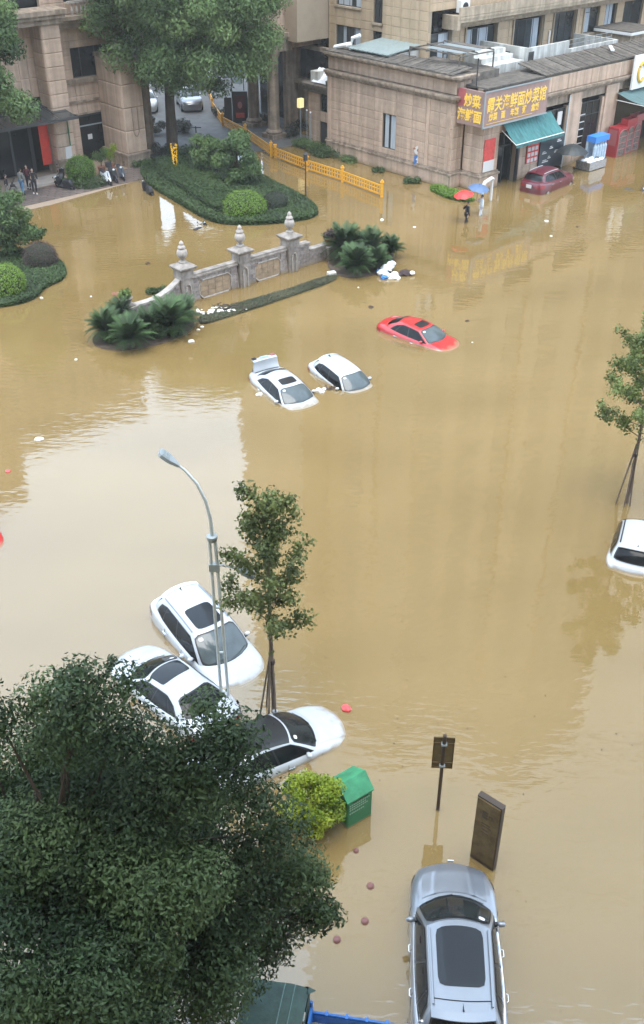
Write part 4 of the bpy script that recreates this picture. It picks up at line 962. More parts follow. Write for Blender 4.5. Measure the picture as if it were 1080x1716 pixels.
# staked saplings
def sapling(label, px, h, x_off, seed, n, wide, fork, leafbottom, nl, lmat='leaf_sapling'):
    random.seed(seed); base = G(*px)
    r = thing('young_tree', label, 'tree', base)
    tr = [(0, 0, -1.2, .075), (.02, 0, .8, .065), (.0, 0, 2.0, .06), (x_off * .4, 0, h * .55, .045), (x_off * .8, 0, h * .8, .025), (x_off, 0, h, .008)]
    ob('trunk', MB().path([p[:3] for p in tr], [p[3] for p in tr], 8), 'bark_grey', r, smooth=True)
    lm = MB(); cl = []
    for k in range(n):
        t = leafbottom + (1 - leafbottom) * (k + .5) / n; z = h * t; a = k * 2.4 + random.uniform(-.4, .4)
        L = wide * random.choice((.6, .85, 1, 1.1)) * (1 - .8 * max(0, (t - leafbottom) / (1 - leafbottom) - .25)) * random.uniform(.65, 1.1)
        xx = x_off * t
        q = Vector((xx + L * cos(a), L * sin(a), z + L * .45)); p = Vector((xx, 0, z - .1))
        lm.path([p, p.lerp(q, .5) + Vector((0, 0, -.04)), q], [.018, .012, .005], 5)
        for s in (.3, .5, .7, .88, 1.0):
            cc = p.lerp(q, s); cl.append((cc.x + random.uniform(-.08, .08), cc.y + random.uniform(-.08, .08), cc.z + random.uniform(-.12, .12), random.uniform(.17, .34)))
    for z in np.linspace(h * (leafbottom + .05), h * 1.0, 12): cl.append((x_off * z / h, 0, z, .16))
    for z in np.linspace(h * .22, h * leafbottom, 5): cl.append((x_off * z / h, 0, z, .09))
    ob('limbs', lm, 'bark_grey', r)
    leaf_obj('crown', [leaves([c[:3] for c in cl], [c[3] for c in cl], nl, .088, shell=1.0, aspect=.8, up=.3)], lmat, r)
    top = (x_off * .3, 0, 2.25)
    for (sx, sy) in ((-.55, -.1), (-.18, -.35), (.12, -.3), (-.3, .5)):
        ob('stake', MB().tube((sx, sy, -1.1), (top[0] + sx * .05, top[1] + sy * .05, top[2] + random.uniform(-.15, .3)), .032, .026, 6), 'bark_grey', r)
    ob('tie', MB().lathe([(.09, 0), (.09, .12)], 10, c=(top[0], 0, 1.95)), 'dark_cloth', r)
sapling('slender young tree tied to wooden stakes beside the double street lamp', (459, 1200), 7.2, 0.0, 3, 24, 1.4, 1, .44, 9000)
sapling('young tree with wooden stakes at the right edge', (1050, 842), 6.9, -.1, 9, 30, 2.35, 1, .38, 16000, 'leaf_sapling_light')
random.seed(21)

# ---- cycads: every frond an object sharing three meshes
fr_mesh = []
for v in range(3):
    mb = MB(); L = 1.0; n = 22; pts = []
    droop = [.25, .5, .8][v]
    for i in range(n + 1):
        t = i / n; pts.append(Vector((L * (t - .12 * droop * t * t), 0, .75 * t * (1 - t * .25) - droop * t * t * .9)))
    mb.path(pts[::3] + [pts[-1]], .008, 3)
    for i in range(2, n):
        p = pts[i]; t = i / n; w = .30 * (sin(pi * min(1, t * .9 + .12))) ** .6
        for s in (-1, 1):
            tip = p + Vector((.10, s * w, -.05 + .03 * random.random())); b0 = p + Vector((.042, 0, 0))
            mb.add([p, b0, tip], [(0, 1, 2)])
    fr_mesh.append(mb.mesh('frond', 'frond_green', recalc=False))
def cycad(label, px, size, n, lean=0):
    size *= 1.2; n = int(n * 2.3)
    r = thing('cycad', label, 'cycad', G(*px), group=None)
    ob('trunk', MB().lathe([(.16, -1.2), (.17, .15), (.13, .32), (.05, .38)], 10), 'bark', r)
    for k in range(n):
        o = bpy.data.objects.new('frond', fr_mesh[k % 3]); COL.objects.link(o); o.parent = r
        ring_ = (k % 3) / 3; s = size * random.uniform(.8, 1.1)
        o.location = (0, 0, .28 + .1 * (1 - ring_)); o.scale = (s, s, s * random.uniform(.8, 1.15))
        o.rotation_euler = (random.uniform(-.2, .2), -.75 * (1 - ring_) + random.uniform(-.2, .2), 2 * pi * k / n * 1.0 + k * 2.4)
for a in [('cycad at the left tip of the left island', (180, 568), 1.0, 30), ('front cycad of the left island, nearest the camera', (222, 582), 1.05, 32),
          ('back cycad of the left island beside the end pier', (205, 545), .9, 26), ('large cycad in the middle of the left island', (285, 560), 1.25, 36),
          ('right cycad of the left island against the stone wall', (305, 545), 1.0, 28), ('dark low cycad between the two big ones of the left island', (252, 562), .9, 26)]:
    cycad(a[0], a[1], a[2], a[3])
for a in [('large back cycad of the right island beside the stone wall', (578, 432), 1.35, 38), ('front cycad of the right island above the white foam box', (597, 458), 1.1, 32),
          ('middle cycad of the right island', (620, 432), 1.15, 32), ('small cycad at the right tip of the right island', (655, 432), .85, 24), ('low cycad behind the white rubbish pile', (632, 452), .85, 26)]:
    cycad(a[0], a[1], a[2], a[3])
for lb_, px_, rx_ in [('ragged low greenery under the left cycad island fronds, left half', (195, 572), .9), ('ragged low greenery under the left cycad island fronds, right half', (285, 560), 1.0),
                      ('ragged low greenery under the right cycad island fronds, left half', (590, 448), .9), ('ragged low greenery under the right cycad island fronds, right half', (632, 442), .8)]:
    low_bush(lb_, px_, rx_, rx_ * .75, 1.15, 'leaf_hedge', 4200, .13)
for nm, pts in (('mossy ground under the cycads of the left island', [(152, 570), (170, 552), (230, 520), (320, 525), (330, 552), (280, 575), (215, 590), (165, 585)]),
                ('mossy ground under the cycads of the right island', [(545, 440), (570, 420), (640, 425), (668, 440), (650, 455), (600, 468), (560, 462)])):
    P = [G(*p) for p in pts]; cc = sum(P, Vector()) / len(P)
    o = ob('planting_soil', MB().prism(smooth_poly([(p.x - cc.x, p.y - cc.y) for p in P]), -1.2, .04), 'soil'); o.location = cc; o['kind'] = 'structure'; o['label'] = nm

# ================================================================== ORNAMENTAL STONE WALL
wa = G(312, 507); wd = radians(41.3)
ow = thing('ornamental_wall', 'low ornamental stone garden wall with three urn topped piers', 'wall', wa, wd)
def W3(x, y): return rel(ow, G(x, y))
x2 = W3(398, 474).x; x3 = W3(474, 447).x; xe = W3(541, 428).x; xs = -3.05
def rough_block(mb, c, w, d, h, ch=.03):
    x, y, z = c
    return mb.prism([(x - w + ch, y - d), (x + w - ch, y - d), (x + w, y - d + ch), (x + w, y + d - ch), (x + w - ch, y + d), (x - w + ch, y + d), (x - w, y + d - ch), (x - w, y - d + ch)], z, z + h)
def orn_pier(x):
    p = ob('pier', rough_block(MB(), (x, 0, -1.2), .34, .34, 2.55), 'stone_grey', ow)
    for sgn in (-1, 1):                          # fluted scroll on the faces
        ob('scroll', MB().path([(x + .13 * sgn, -.36, .02), (x + .15 * sgn, -.37, .7), (x + .12 * sgn, -.38, .95), (x + .03 * sgn, -.38, 1.08)], [.045, .045, .04, .05], 6), 'stone_light', p)
    ob('scroll', MB().path([(x - .36, -.15, 0), (x - .37, -.1, .8), (x - .37, .03, 1.05)], .045, 6), 'stone_light', p)
    ob('block', rough_block(MB(), (x, 0, 1.36), .38, .38, .42), 'stone_grey', p)
    ob('cap', MB().add([(x - .42, -.42, 1.80), (x + .42, -.42, 1.80), (x + .42, .42, 1.80), (x - .42, .42, 1.80), (x - .52, -.52, 1.92), (x + .52, -.52, 1.92), (x + .52, .52, 1.92), (x - .52, .52, 1.92), (x - .52, -.52, 1.98), (x + .52, -.52, 1.98), (x + .52, .52, 1.98), (x - .52, .52, 1.98), (x - .25, -.25, 2.12), (x + .25, -.25, 2.12), (x + .25, .25, 2.12), (x - .25, .25, 2.12)],
        [(0, 3, 2, 1), (0, 1, 5, 4), (1, 2, 6, 5), (2, 3, 7, 6), (3, 0, 4, 7), (4, 5, 9, 8), (5, 6, 10, 9), (6, 7, 11, 10), (7, 4, 8, 11), (8, 9, 13, 12), (9, 10, 14, 13), (10, 11, 15, 14), (11, 8, 12, 15), (12, 13, 14, 15)]), 'stone_grey', p)
    ob('urn', MB().lathe([(.20, 2.12), (.21, 2.2), (.09, 2.27), (.10, 2.32), (.24, 2.45), (.28, 2.62), (.24, 2.78), (.13, 2.86), (.2, 2.9), (.19, 2.96), (.1, 3.04), (.12, 3.1), (.10, 3.18), (.02, 3.26)], 16, c=(x, 0, 0)), 'stone_light', p, smooth=60)
for x in (0, x2, x3): orn_pier(x)
def course(x0, x1, z0, z1, d=.15, step=.42, hh=.23):
    rows = max(1, round((z1 - z0) / hh))
    for j in range(rows):
        za, zb = z0 + (z1 - z0) * j / rows, z0 + (z1 - z0) * (j + 1) / rows
        n = max(1, round((x1 - x0) / step)); off = (.5 if j % 2 else 0)
        xs_ = [x0] + [x0 + (x1 - x0) * (k + off) / n for k in range(1 if off == 0 else 0, n)] + [x1]
        xs_ = sorted(set(round(v, 3) for v in xs_))
        for a, c in zip(xs_[:-1], xs_[1:]):
            if c - a < .06: continue
            e = random.uniform(0, .014)
            ob('brick', MB().box(a + .008, c - .008, -d - e, d + e, za + .007, zb - .007), 'stone_brick', ow)
def panel_bay(x0, x1, zt):
    ob('bay', MB().box(x0, x1, -.11, .11, -1.2, zt), 'joint', ow)
    course(x0, x0 + .42, 0, zt); course(x1 - .42, x1, 0, zt); course(x0 + .42, x1 - .42, zt - .22, zt)
    a, c, z0, z1, k = x0 + .42, x1 - .42, .02, zt - .26, .22
    pts = [(a + k, z0), (c - k, z0), (c, z0 + k), (c, z1 - k), (c - k, z1), (a + k, z1), (a, z1 - k), (a, z0 + k)]
    fp = ob('frame', MB().path([(q[0], -.14, q[1]) for q in pts + pts[:1]], .045, 6), 'stone_light', ow)
    nx, nz_ = 4, 3
    for i in range(nx):
        for j in range(nz_):
            u0, u1 = a + .07 + (c - a - .14) * i / nx, a + .07 + (c - a - .14) * (i + 1) / nx
            v0, v1 = z0 + .05 + (z1 - z0 - .1) * j / nz_, z0 + .05 + (z1 - z0 - .1) * (j + 1) / nz_
            ob('tile', MB().box(u0 + .008, u1 - .008, -.135, -.11, v0 + .008, v1 - .008), 'stone_tan', fp)
    ob('coping', MB().box(x0, x1, -.24, .24, zt + .002, zt + .09).box(x0, x1, -.18, .18, zt + .095, zt + .19), 'stone_grey', ow)
panel_bay(.38, x2 - .38, 1.25); panel_bay(x2 + .38, x3 - .38, 1.25)
# stepped right wing
course(x3 + .38, x3 + 1.25, 0, 1.2); ob('coping', MB().box(x3 + .34, x3 + 1.3, -.22, .22, 1.2, 1.34), 'stone_grey', ow)
course(x3 + 1.25, xe - .3, 0, .8); ob('coping', MB().box(x3 + 1.3, xe - .3, -.2, .2, .8, .92), 'stone_grey', ow)
# curved left wing
def swoop(t): return .62 + .63 * (max(0, (t - .35) / .65)) ** 1.8 if t > .35 else .62
xl = xs
for k in range(10):
    a, c = xl + (-.38 - xl) * k / 10, xl + (-.38 - xl) * (k + 1) / 10; z = swoop((k + .5) / 10)
    course(a, c, 0, z - .02, step=.6, hh=.21)
cp = MB(); V = []
for k in range(15):
    t = k / 14; x = xl + (-.36 - xl) * t; z = swoop(t)
    V += [(x, -.2, z), (x, .2, z), (x, .2, z + .12), (x, -.2, z + .12)]
cp.add(V, [(4 * i + j, 4 * i + (j + 1) % 4, 4 * i + 4 + (j + 1) % 4, 4 * i + 4 + j) for i in range(14) for j in range(4)] + [(0, 1, 2, 3), (59, 58, 57, 56)])
ob('coping', cp, 'stone_light', ow)
for x, lbp in ((xl - .42, 0), (xe, 1)):
    p = ob('end_pier', rough_block(MB(), (x, 0, -1.2), .36, .36, 1.85), 'stone_grey', ow)
    ob('cap', rough_block(MB(), (x, 0, .66), .44, .44, .14), 'stone_grey', p)
    P = ow.matrix_world @ Vector((0, 0, 0)); wx = Matrix.Rotation(wd, 4, 'Z') @ Vector((x, 0, .8)) + wa
    q = thing('planter', ['grey stone planter with pale green succulent on the left end pier', 'brown planter with reddish shrub on the right end pier'][lbp], 'planter', wx, wd)
    ob('pot', MB().lathe([(.22, 0), (.27, .06), (.2, .12), (.32, .34), (.36, .4), (.3, .41)], 14), ['stone_grey', 'terracotta'][lbp], q, smooth=50)
    leaf_obj('foliage', [leaves([(0, 0, .55), (.18, .1, .6), (-.18, 0, .6), (0, -.15, .65)], [.28, .22, .22, .2], 900, .12, shell=.9)], ['leaf_yellow' if False else 'leaf_grass', 'leaf_purple'][lbp], q)
low_bush('narrow green hedge behind the curved left end of the stone wall', (262, 490), .9, .3, .5, 'leaf_hedge', 1200)

# ================================================================== YELLOW RAILING
rp = [(352, 160), (357, 186), (374, 212), (412, 232), (455, 262), (515, 286), (574, 305), (640, 330)]
RP = [G(*p) for p in rp]
for i in range(len(RP)): RP[i].z = .02 if i < 4 else 0
lab = ['far end', 'second far', 'by the black kiosk', 'behind the tall light green shrub', 'just right of the tall shrub', 'in the middle over the water', 'at its near right end']
for i in range(len(RP) - 1):
    A_, B_ = RP[i], RP[i + 1]; d = B_ - A_; L = d.length; an = atan2(d.y, d.x)
    s = thing('railing_section', 'yellow road railing section ' + lab[i], 'railing', A_, an, 'yellow railing sections')
    f_ = MB()
    for z, h in ((.10, .10), (.42, .06), (.64, .12)): f_.box(.1, L - .1, -.03, .03, z, z + h)
    ob('rail', f_, 'yellow', s)
    n = max(4, int(L / .28)); bm_ = None
    for k in range(n):
        x = .1 + (L - .2) * (k + .5) / n
        if bm_ is None: bm_ = ob('baluster', MB().box(-.035, .035, -.022, .022, .2, .64), 'yellow', s); o = bm_
        else: o = bm_.copy(); COL.objects.link(o)
        o.location.x = x
for i, P in enumerate(RP):
    p = thing('railing_post', 'yellow railing post with ball cap, ' + ['farthest away', 'next to farthest', 'by the kiosk', 'behind the tall shrub', 'wider one right of the tall shrub', 'third from the near end', 'second from the near end', 'at the near right end'][i], 'post', P, 0, 'yellow railing posts')
    ob('post', MB().box(-.09, .09, -.09, .09, -1, .95), 'yellow', p); ob('cap', MB().box(-.13, .13, -.13, .13, .951, 1.0).ball((0, 0, 1.06), .08, n=10, m=6), 'yellow', p)
P = G(462, 264); p = thing('railing_post', 'yellow railing post paired with the wider one right of the tall shrub', 'post', P, 0, 'yellow railing posts')
ob('post', MB().box(-.09, .09, -.09, .09, -1, .9), 'yellow', p); ob('cap', MB().box(-.13, .13, -.13, .13, .901, .95), 'yellow', p)
# ================================================================== CARS
def interp(x, pts):
    if x <= pts[0][0]: return pts[0][1]
    for (a, b_), (c, d) in zip(pts[:-1], pts[1:]):
        if x <= c:
            t = (x - a) / (c - a); t = t * t * (3 - 2 * t) * .5 + t * .5
            return b_ + (d - b_) * t
    return pts[-1][1]
SPEC = {
 'sedan': dict(L=4.7, W=1.82, fb=1.18, rf=.28, rr=-1.12, rb=-1.85, zr=1.46, wr=.58, belt=[(-2.35, .92), (-1.8, 1.0), (0, .95), (1.3, .88), (2.35, .68)],
     deck=[(-2.35, .78), (-2.25, .99), (-1.8, 1.08), (0, 1.05), (1.2, 1.0), (1.9, .88), (2.25, .74), (2.35, .6)]),
 'hatch': dict(L=4.1, W=1.74, fb=1.2, rf=.42, rr=-1.35, rb=-1.82, zr=1.52, wr=.56, belt=[(-2.05, 1.0), (-1.5, 1.02), (0, .96), (1.2, .9), (2.05, .68)],
     deck=[(-2.05, .85), (-1.97, 1.03), (-1.7, 1.06), (0, 1.05), (1.2, 1.0), (1.7, .9), (1.95, .78), (2.05, .62)]),
 'suv': dict(L=4.7, W=1.92, fb=1.30, rf=.27, rr=-1.72, rb=-2.14, zr=1.70, wr=.66, belt=[(-2.35, 1.1), (-1.8, 1.14), (0, 1.06), (1.3, 1.02), (2.35, .85)],
     deck=[(-2.35, .9), (-2.3, 1.12), (-2.0, 1.16), (0, 1.1), (1.25, 1.11), (1.9, 1.03), (2.22, .9), (2.35, .7)]),
}
def make_car(name, label, kind, paint, loc, heading, pitch=0.0, roll=0.0, glass='car_glass', screen='car_screen', roofp=None, rails=None, group=None,
             wheels=False, chrome=False, fin=True, trunk_open=False, tail='lamp_red', plate=None, dirt=False, creases=False, handle='chrome'):
    c = SPEC[kind]; L, Wd = c['L'], c['W']; h = L / 2
    root = thing(name, label, 'car', loc, rot=(roll, pitch, heading), group=group)
    def hw(x):
        s = min(1, abs(x) / h); k = .66 if x > 0 else .74
        return Wd / 2 * (k + (1 - k) * max(0, 1 - s ** 7) ** .5)
    def bx(x, y):                                # bumpers bow forward at the middle in plan
        q = max(0, (abs(x) / h - .5) / .5)
        return x - math.copysign((.34 if x > 0 else .16) * (2 * y / Wd) ** 2 * q * q * (3 - 2 * q), x)
    def sect(x):
        w = hw(x); zb = min(interp(x, c['belt']), interp(x, c['deck']) - .03); zd = interp(x, c['deck'])
        return [(w * .90, .18), (w * .97, .3), (w, .55), (w * .995, zb - .18), (w * .97, zb - .06), (w * .93, zb), (w * .80, zb + .6 * (zd - zb) + .012), (w * .55, zd - .004), (w * .25, zd + .012), (0, zd + .014)]
    xs_ = sorted(set([-h, -h + .03, -h + .08, -h + .16] + list(np.linspace(-h + .25, h - .3, 22)) + [h - .2, h - .12, h - .06, h - .02, h]))
    mb = MB(); V = []; nn = 19
    for x in xs_:
        s_ = sect(x); ring_ = [(bx(x, y), -y, z) for y, z in s_] + [(bx(x, y), y, z) for y, z in s_[::-1][1:]]; V += ring_
    F = [(i * nn + k, (i + 1) * nn + k, (i + 1) * nn + k + 1, i * nn + k + 1) for i in range(len(xs_) - 1) for k in range(nn - 1)]
    F += [(i * nn, i * nn + nn - 1, (i + 1) * nn + nn - 1, (i + 1) * nn) for i in range(len(xs_) - 1)]
    F += [tuple(range(nn)), tuple((len(xs_) - 1) * nn + k for k in range(nn))[::-1]]
    mb.add(V, F); ob('body', mb, paint, root, smooth=45)
    def deckz(x, y):
        s_ = sect(x)[::-1]; y = abs(y)
        for (a, za), (b_, zb) in zip(s_[:-1], s_[1:]):
            if y <= b_: return za + (zb - za) * (y - a) / max(1e-6, b_ - a)
        return s_[-1][1]
    # greenhouse surfaces
    fb, rf, rr, rb, zr, wr = c['fb'], c['rf'], c['rr'], c['rb'], c['zr'], c['wr']; kz = .05 if kind != 'suv' else .03; bow = .28 if kind != 'suv' else .34
    zc = interp(fb, c['deck']) - .03; zre = interp(rb, c['deck']) - .03; wf = hw(fb - bow) * .86; wre = hw(rb + .1) * .84; wrr = wr * (.90 if kind == 'sedan' else .94)
    def T(u, s):                                 # roof
        x0 = rf - .13 * s * s; x1 = rr + .10 * s * s; w = wr + (wrr - wr) * u
        return Vector((x0 + (x1 - x0) * u, w * s, zr - kz * (2 * u - 1) ** 2 - .05 * s * s - .02 * s ** 8))
    def Bf(s): x = fb - bow * s * s; return Vector((x, wf * s, zc - .05 * s * s))
    def Br(s): x = rb + .2 * s * s; return Vector((x, wre * s, zre - .03 * s * s))
    def wind(s, t): p = Bf(s).lerp(T(0, s), t); p.y += s * .03 * sin(pi * t); p.x += .035 * sin(pi * t); p.z += .02 * sin(pi * t); return p
    def rear(s, t): p = Br(s).lerp(T(1, s), t); p.y += s * .03 * sin(pi * t); p.x -= .05 * sin(pi * t); p.z += .02 * sin(pi * t); return p
    def side(u, t, s):
        a, d = Bf(1), Br(1); x = a.x + (d.x - a.x) * u; q = sin(pi * u) ** .6
        y = a.y + (d.y - a.y) * u + q * (hw(x) * .93 - (a.y + (d.y - a.y) * u)) * .9
        z = a.z + (d.z - a.z) * u + q * (interp(x, c['belt']) - .02 - (a.z + (d.z - a.z) * u))
        p = Vector((x, y, z)).lerp(T(u, 1), t); p.y += .03 * sin(pi * t); e = .035 * sin(pi * t)
        p.x += e * (1 - u) ** 6 - .05 / .035 * e * u ** 6; p.z += .02 * sin(pi * t) * ((1 - u) ** 6 + u ** 6)
        return Vector((p.x, p.y * s, p.z))
    ob('roof', MB().grid(lambda u, v: T(u, 2 * v - 1), 12, 14), roofp or paint, root, smooth=60)
    cab = MB().grid(lambda u, v: wind(2 * u - 1, v), 12, 6).grid(lambda u, v: rear(2 * u - 1, v), 12, 6)
    for s in (-1, 1): cab.grid(lambda u, v: side(u, v, s), 20, 6)
    ob('pillars', cab, paint, root, smooth=50)
    def off(fn, d):
        def g(a, b_):
            e = 1e-3; p = fn(a, b_); n = (fn(a + e, b_) - p).cross(fn(a, b_ + e) - p).normalized()
            if n.dot(p - Vector((0, 0, .6))) < 0: n = -n
            return p + n * d
        return g
    ws = ob('windscreen', MB().patch(off(wind, .008), -.95, .95, .03, .95, 10), 'black_trim', root, smooth=60)
    ob('glass', MB().patch(off(wind, .013), -.90, .90, .09, .91, 9), screen, ws, smooth=60)
    wip = MB()
    for s0, s1 in ((-.75, -.05), (.05, .78)): wip.path([off(wind, .03)(s0 + (s1 - s0) * t, .10 + .07 * t) for t in (0, .5, 1)], .010, 4)
    ob('wiper', wip, 'black_plastic', ws)
    ob('sticker', MB().patch(off(wind, .016), -.80, -.62, .76, .86, 6, 2, 12), 'poster_pale', ws)
    rw = ob('rear_window', MB().patch(off(rear, .008), -.92, .92, (.08 if kind == 'sedan' else .16), .95, 9), 'black_trim', root, smooth=60)
    ob('glass', MB().patch(off(rear, .013), -.86, .86, (.13 if kind == 'sedan' else .22), .90, 8), glass, rw, smooth=60)
    for s in (-1, 1):
        sf = off(lambda u, t: side(u, t, s), .008); sg_ = off(lambda u, t: side(u, t, s), .013)
        uend = .90 if kind == 'sedan' else .92
        def shape(mb, fn, u0, u1, t0, t1, nu=14, nt=5):
            def g(a, b_):
                u = u0 + (u1 - u0) * a; t = t0 + (t1 - t0) * b_
                q = 1 if u < .72 else 1 - ((u - .72) / .28) ** 2 * .8      # window line tapers to the rear
                tt = t0 + (t - t0) * (q if kind == 'sedan' else 1 - max(0, (u - .8)) * 1.2) + (max(0, u - .78) * .9 * (1 - b_) if kind != 'sedan' else 0)
                tt = min(tt, .9); f0 = 1 if u > .05 else u / .05
                return fn(u, tt * (.35 + .65 * f0) if u < .05 else tt)
            return mb.grid(g, nu, nt)
        w_ = ob('side_window', shape(MB(), sf, .03, uend, .06, .90, 30), 'black_trim', root, smooth=60)
        for (a, d) in ((.07, .44), (.47, .76), (.78, uend - .03)): ob('pane', shape(MB(), sg_, a, d, .10, .86, 12), glass, w_, smooth=60)
        if chrome:
            ob('trim', MB().path([off(lambda u, t: side(u, t, s), .02)(u, .055) for u in np.linspace(.06, .9, 16)] + [sf(.93, .3)], .020, 5), 'chrome', root)
        # mirror
        mx, my, mz = side(.10, .12, s)
        m = ob('mirror', MB().ball((mx - .02, my + s * .13, mz + .04), .07, .10, .065, 12, 8), paint, root, smooth=80)
        ob('arm', MB().box(mx - .04, mx + .04, my, my + s * .12, mz - .01, mz + .04), 'black_plastic', m)
        for xx in (.05, -.95):
            zz = interp(xx, c['belt']) - .16; yy = hw(xx)
            ob('handle', MB().path([(xx + .09, s * yy, zz), (xx + .07, s * (yy + .035), zz), (xx - .07, s * (yy + .035), zz), (xx - .09, s * yy, zz)], .017, 6), handle, root)
        # lamps
        xl_ = h - .28; hl = MB().patch(lambda a, b_: Vector((bx(h - .05 - .5 * a, hw(h - .05 - .5 * a)), s * (hw(h - .05 - .5 * a) * (1.005) + .003), sect(h - .05 - .5 * a)[4][1] - .02 - .14 * b_)), 0, 1, 0, 1, 4, 3, 16)
        ob('headlight', hl, 'lamp_clear', root, smooth=60)
        tz = .12 if kind == 'sedan' else .0
        tl = MB().patch(lambda a, b_: Vector((bx(-h + .02 + .35 * a, hw(-h + .02 + .35 * a)), s * (hw(-h + .02 + .35 * a) * 1.0 + .006), sect(-h + .1)[4][1] - .02 - .20 * b_)), 0, 1, 0, 1, 4, 3, 16)
        tl.patch(lambda a, b_: Vector((bx(-h, hw(-h) * (1 - .45 * a)) - .008, s * (hw(-h) * (1 - .45 * a)), sect(-h + .1)[4][1] - .06 - .14 * b_)), 0, 1, 0, 1, 4, 3, 16)
        ob('taillight', tl, tail, root, smooth=60)
        if rails:
            ob('roof_rail', MB().path([T(u, s * .93) + Vector((0, 0, .035)) for u in np.linspace(.04, .96, 12)], .022, 6), rails, root, smooth=60)
    sm = MB()
    for s in (-1, 1):
        for xx in (1.0, -.02, -1.0):
            q_ = sect(xx); sm.path([(xx, s * (q_[i][0] + .003), q_[i][1]) for i in (1, 2, 3, 4)], .006, 4)
    ob('door_seam', sm, 'black_trim', root)
    # hood panel and shut lines
    hx0, hx1 = fb + .02, h - .20
    def hood(a, b_):
        x = hx0 + (hx1 - hx0) * a; s = 2 * b_ - 1; y = s * hw(x) * .74; xx = x - .16 * s * s * (1 - a) * 1.2
        z = deckz(xx, y) + .010
        if creases: z += .016 * math.exp(-((abs(s) - .62 + .1 * a) / .07) ** 2)
        return Vector((bx(xx, y), y, z))
    ob('hood', MB().grid(hood, 14, 28), paint, root, smooth=60)
    if kind == 'sedan' and not trunk_open:
        def tr_(a, b_):
            x = rb - .06 + (-h + .12 - rb + .06) * a; y = (2 * b_ - 1) * hw(x) * .72; return Vector((bx(x, y), y, deckz(x, y) + .010))
        ob('boot_lid', MB().grid(tr_, 6, 10), paint, root, smooth=60)
    if fin: ob('antenna', MB().add([(rr + .22, 0, zr - .03), (rr + .02, -.025, zr - .05), (rr + .02, .025, zr - .05), (rr + .03, 0, zr + .055)], [(0, 1, 3), (0, 3, 2), (1, 2, 3)]), 'black_plastic', root)
    if plate: ob('number_plate', MB().box(-h - .03, -h - .012, -.22, .22, .62, .76), plate, root)
    if kind != 'sedan':
        ob('spoiler', MB().grid(lambda u, v: T(1, 2 * v - 1) + Vector((-.17 * u, 0, -.02 * u + .012)), 2, 12).grid(lambda u, v: T(1, 2 * v - 1) + Vector((-.17, 0, -.008 - .03 * u)), 1, 12), paint, root, smooth=60)
    if wheels:
        for xx in (h - .92, -h + .95):
            for s in (-1, 1):
                y = s * (Wd / 2 - .12)
                w_ = MB().lathe([(.2, -.11), (.32, -.11), (.335, -.06), (.335, .06), (.32, .11), (.2, .11)], 22)
                o = ob('wheel', w_, 'rubber', root); o.location = (xx, y, .335); o.rotation_euler = (pi / 2, 0, 0)
                o2 = ob('rim', MB().lathe([(.05, -.118), (.19, -.112), (.2, 0), (.19, .112), (.05, .118)], 14), 'steel', o)
    root['_T'] = 0; del root['_T']
    return root, T, off, side, rear, wind, deckz, hw

# red sedan
def place(px, zroof, kind, back=.35):            # root position so that the roof centre shows at pixel px, zroof above water
    return G(px[0], px[1], zroof)
def car_at(name, label, kind, paint, px, zroof, head, **k):
    P = G(px[0], px[1], zroof); c = SPEC[kind]; xm = (c['rf'] + c['rr']) / 2
    pitch = k.get('pitch', 0)
    zr = c['zr']
    loc = (P.x - cos(head) * xm * cos(pitch), P.y - sin(head) * xm * cos(pitch), zroof - zr * cos(pitch) + xm * sin(pitch))
    return make_car(name, label, kind, paint, loc, head, **k)
def roof_patch(r, u0, u1, s0, s1, mtl, name, ex=8):
    root, T, off = r[0], r[1], r[2]
    return ob(name, MB().patch(off(T, .008), u0, u1, s0, s1, ex, 5, 40), mtl, root, smooth=60)
r = car_at('sunken_car', 'red sedan with open sunroof, sunk to its side windows', 'sedan', 'car_red', (696, 538), .68, radians(-41), pitch=radians(2.5), roll=radians(-1), screen='car_screen', fin=False)
roof_patch(r, .08, .42, -.66, .66, 'black_trim', 'sunroof')
r = car_at('sunken_car', 'white sedan with its boot lid open, sunk to its bonnet', 'sedan', 'car_white', (474, 630), .63, radians(-58), pitch=radians(4), trunk_open=True, fin=False)
roof_patch(r, .10, .44, -.66, .66, 'black_trim', 'sunroof')
root = r[0]
ob('boot_shade_panel', MB().grid(lambda u, v: (-2.22 + .36 * u, -.6 + 1.2 * v, 1.075 + .02 * u - .03 * (2 * v - 1) ** 2), 3, 6), 'black_trim', root)  # dark panel on the deck stands in for shade inside the boot
lid = MB()
def lidf(u, v): s = 2 * v - 1; w = .64 - .05 * u; return Vector((-1.92 - .10 * u - .03 * sin(pi * u), s * w, 1.08 + .46 * u - .02 * s * s))
lid.grid(lidf, 6, 8)
lid.grid(lambda u, v: lidf(1, v) + Vector((-.30 * u, 0, .10 * u - .12 * u * u)), 4, 8)
lid.grid(lambda u, v: lidf(u, v) + Vector((-.06, 0, .02)), 4, 8)
bl = ob('boot_lid', lid, 'car_white', root, smooth=50)
for s in (-1, 1): ob('taillight', MB().box(-2.31, -2.16, s * .47 - .10, s * .47 + .10, 1.545, 1.585), 'lamp_dull' if s > 0 else 'black_trim', bl)
ob('number_plate', MB().box(-2.24, -2.12, -.2, .2, 1.582, 1.592), 'plate_pale', bl)
car_at('sunken_car', 'white hatchback right of the white sedan with the open boot', 'hatch', 'car_white', (568, 607), .64, radians(-55), pitch=radians(4))
r = car_at('sunken_car', 'white hatchback style SUV with glass roof panel left of the lamp post', 'suv', 'car_white', (325, 1012), .97, radians(-54), pitch=radians(5), rails='silver')
roof_patch(r, .05, .52, -.66, .66, 'pano', 'glass_roof')
r = car_at('sunken_car', 'white sedan with dark glass front roof facing away, half under the dark tree', 'sedan', 'car_white', (298, 1134), .80, radians(135), pitch=radians(2.5), screen='car_screen_dark', fin=False)
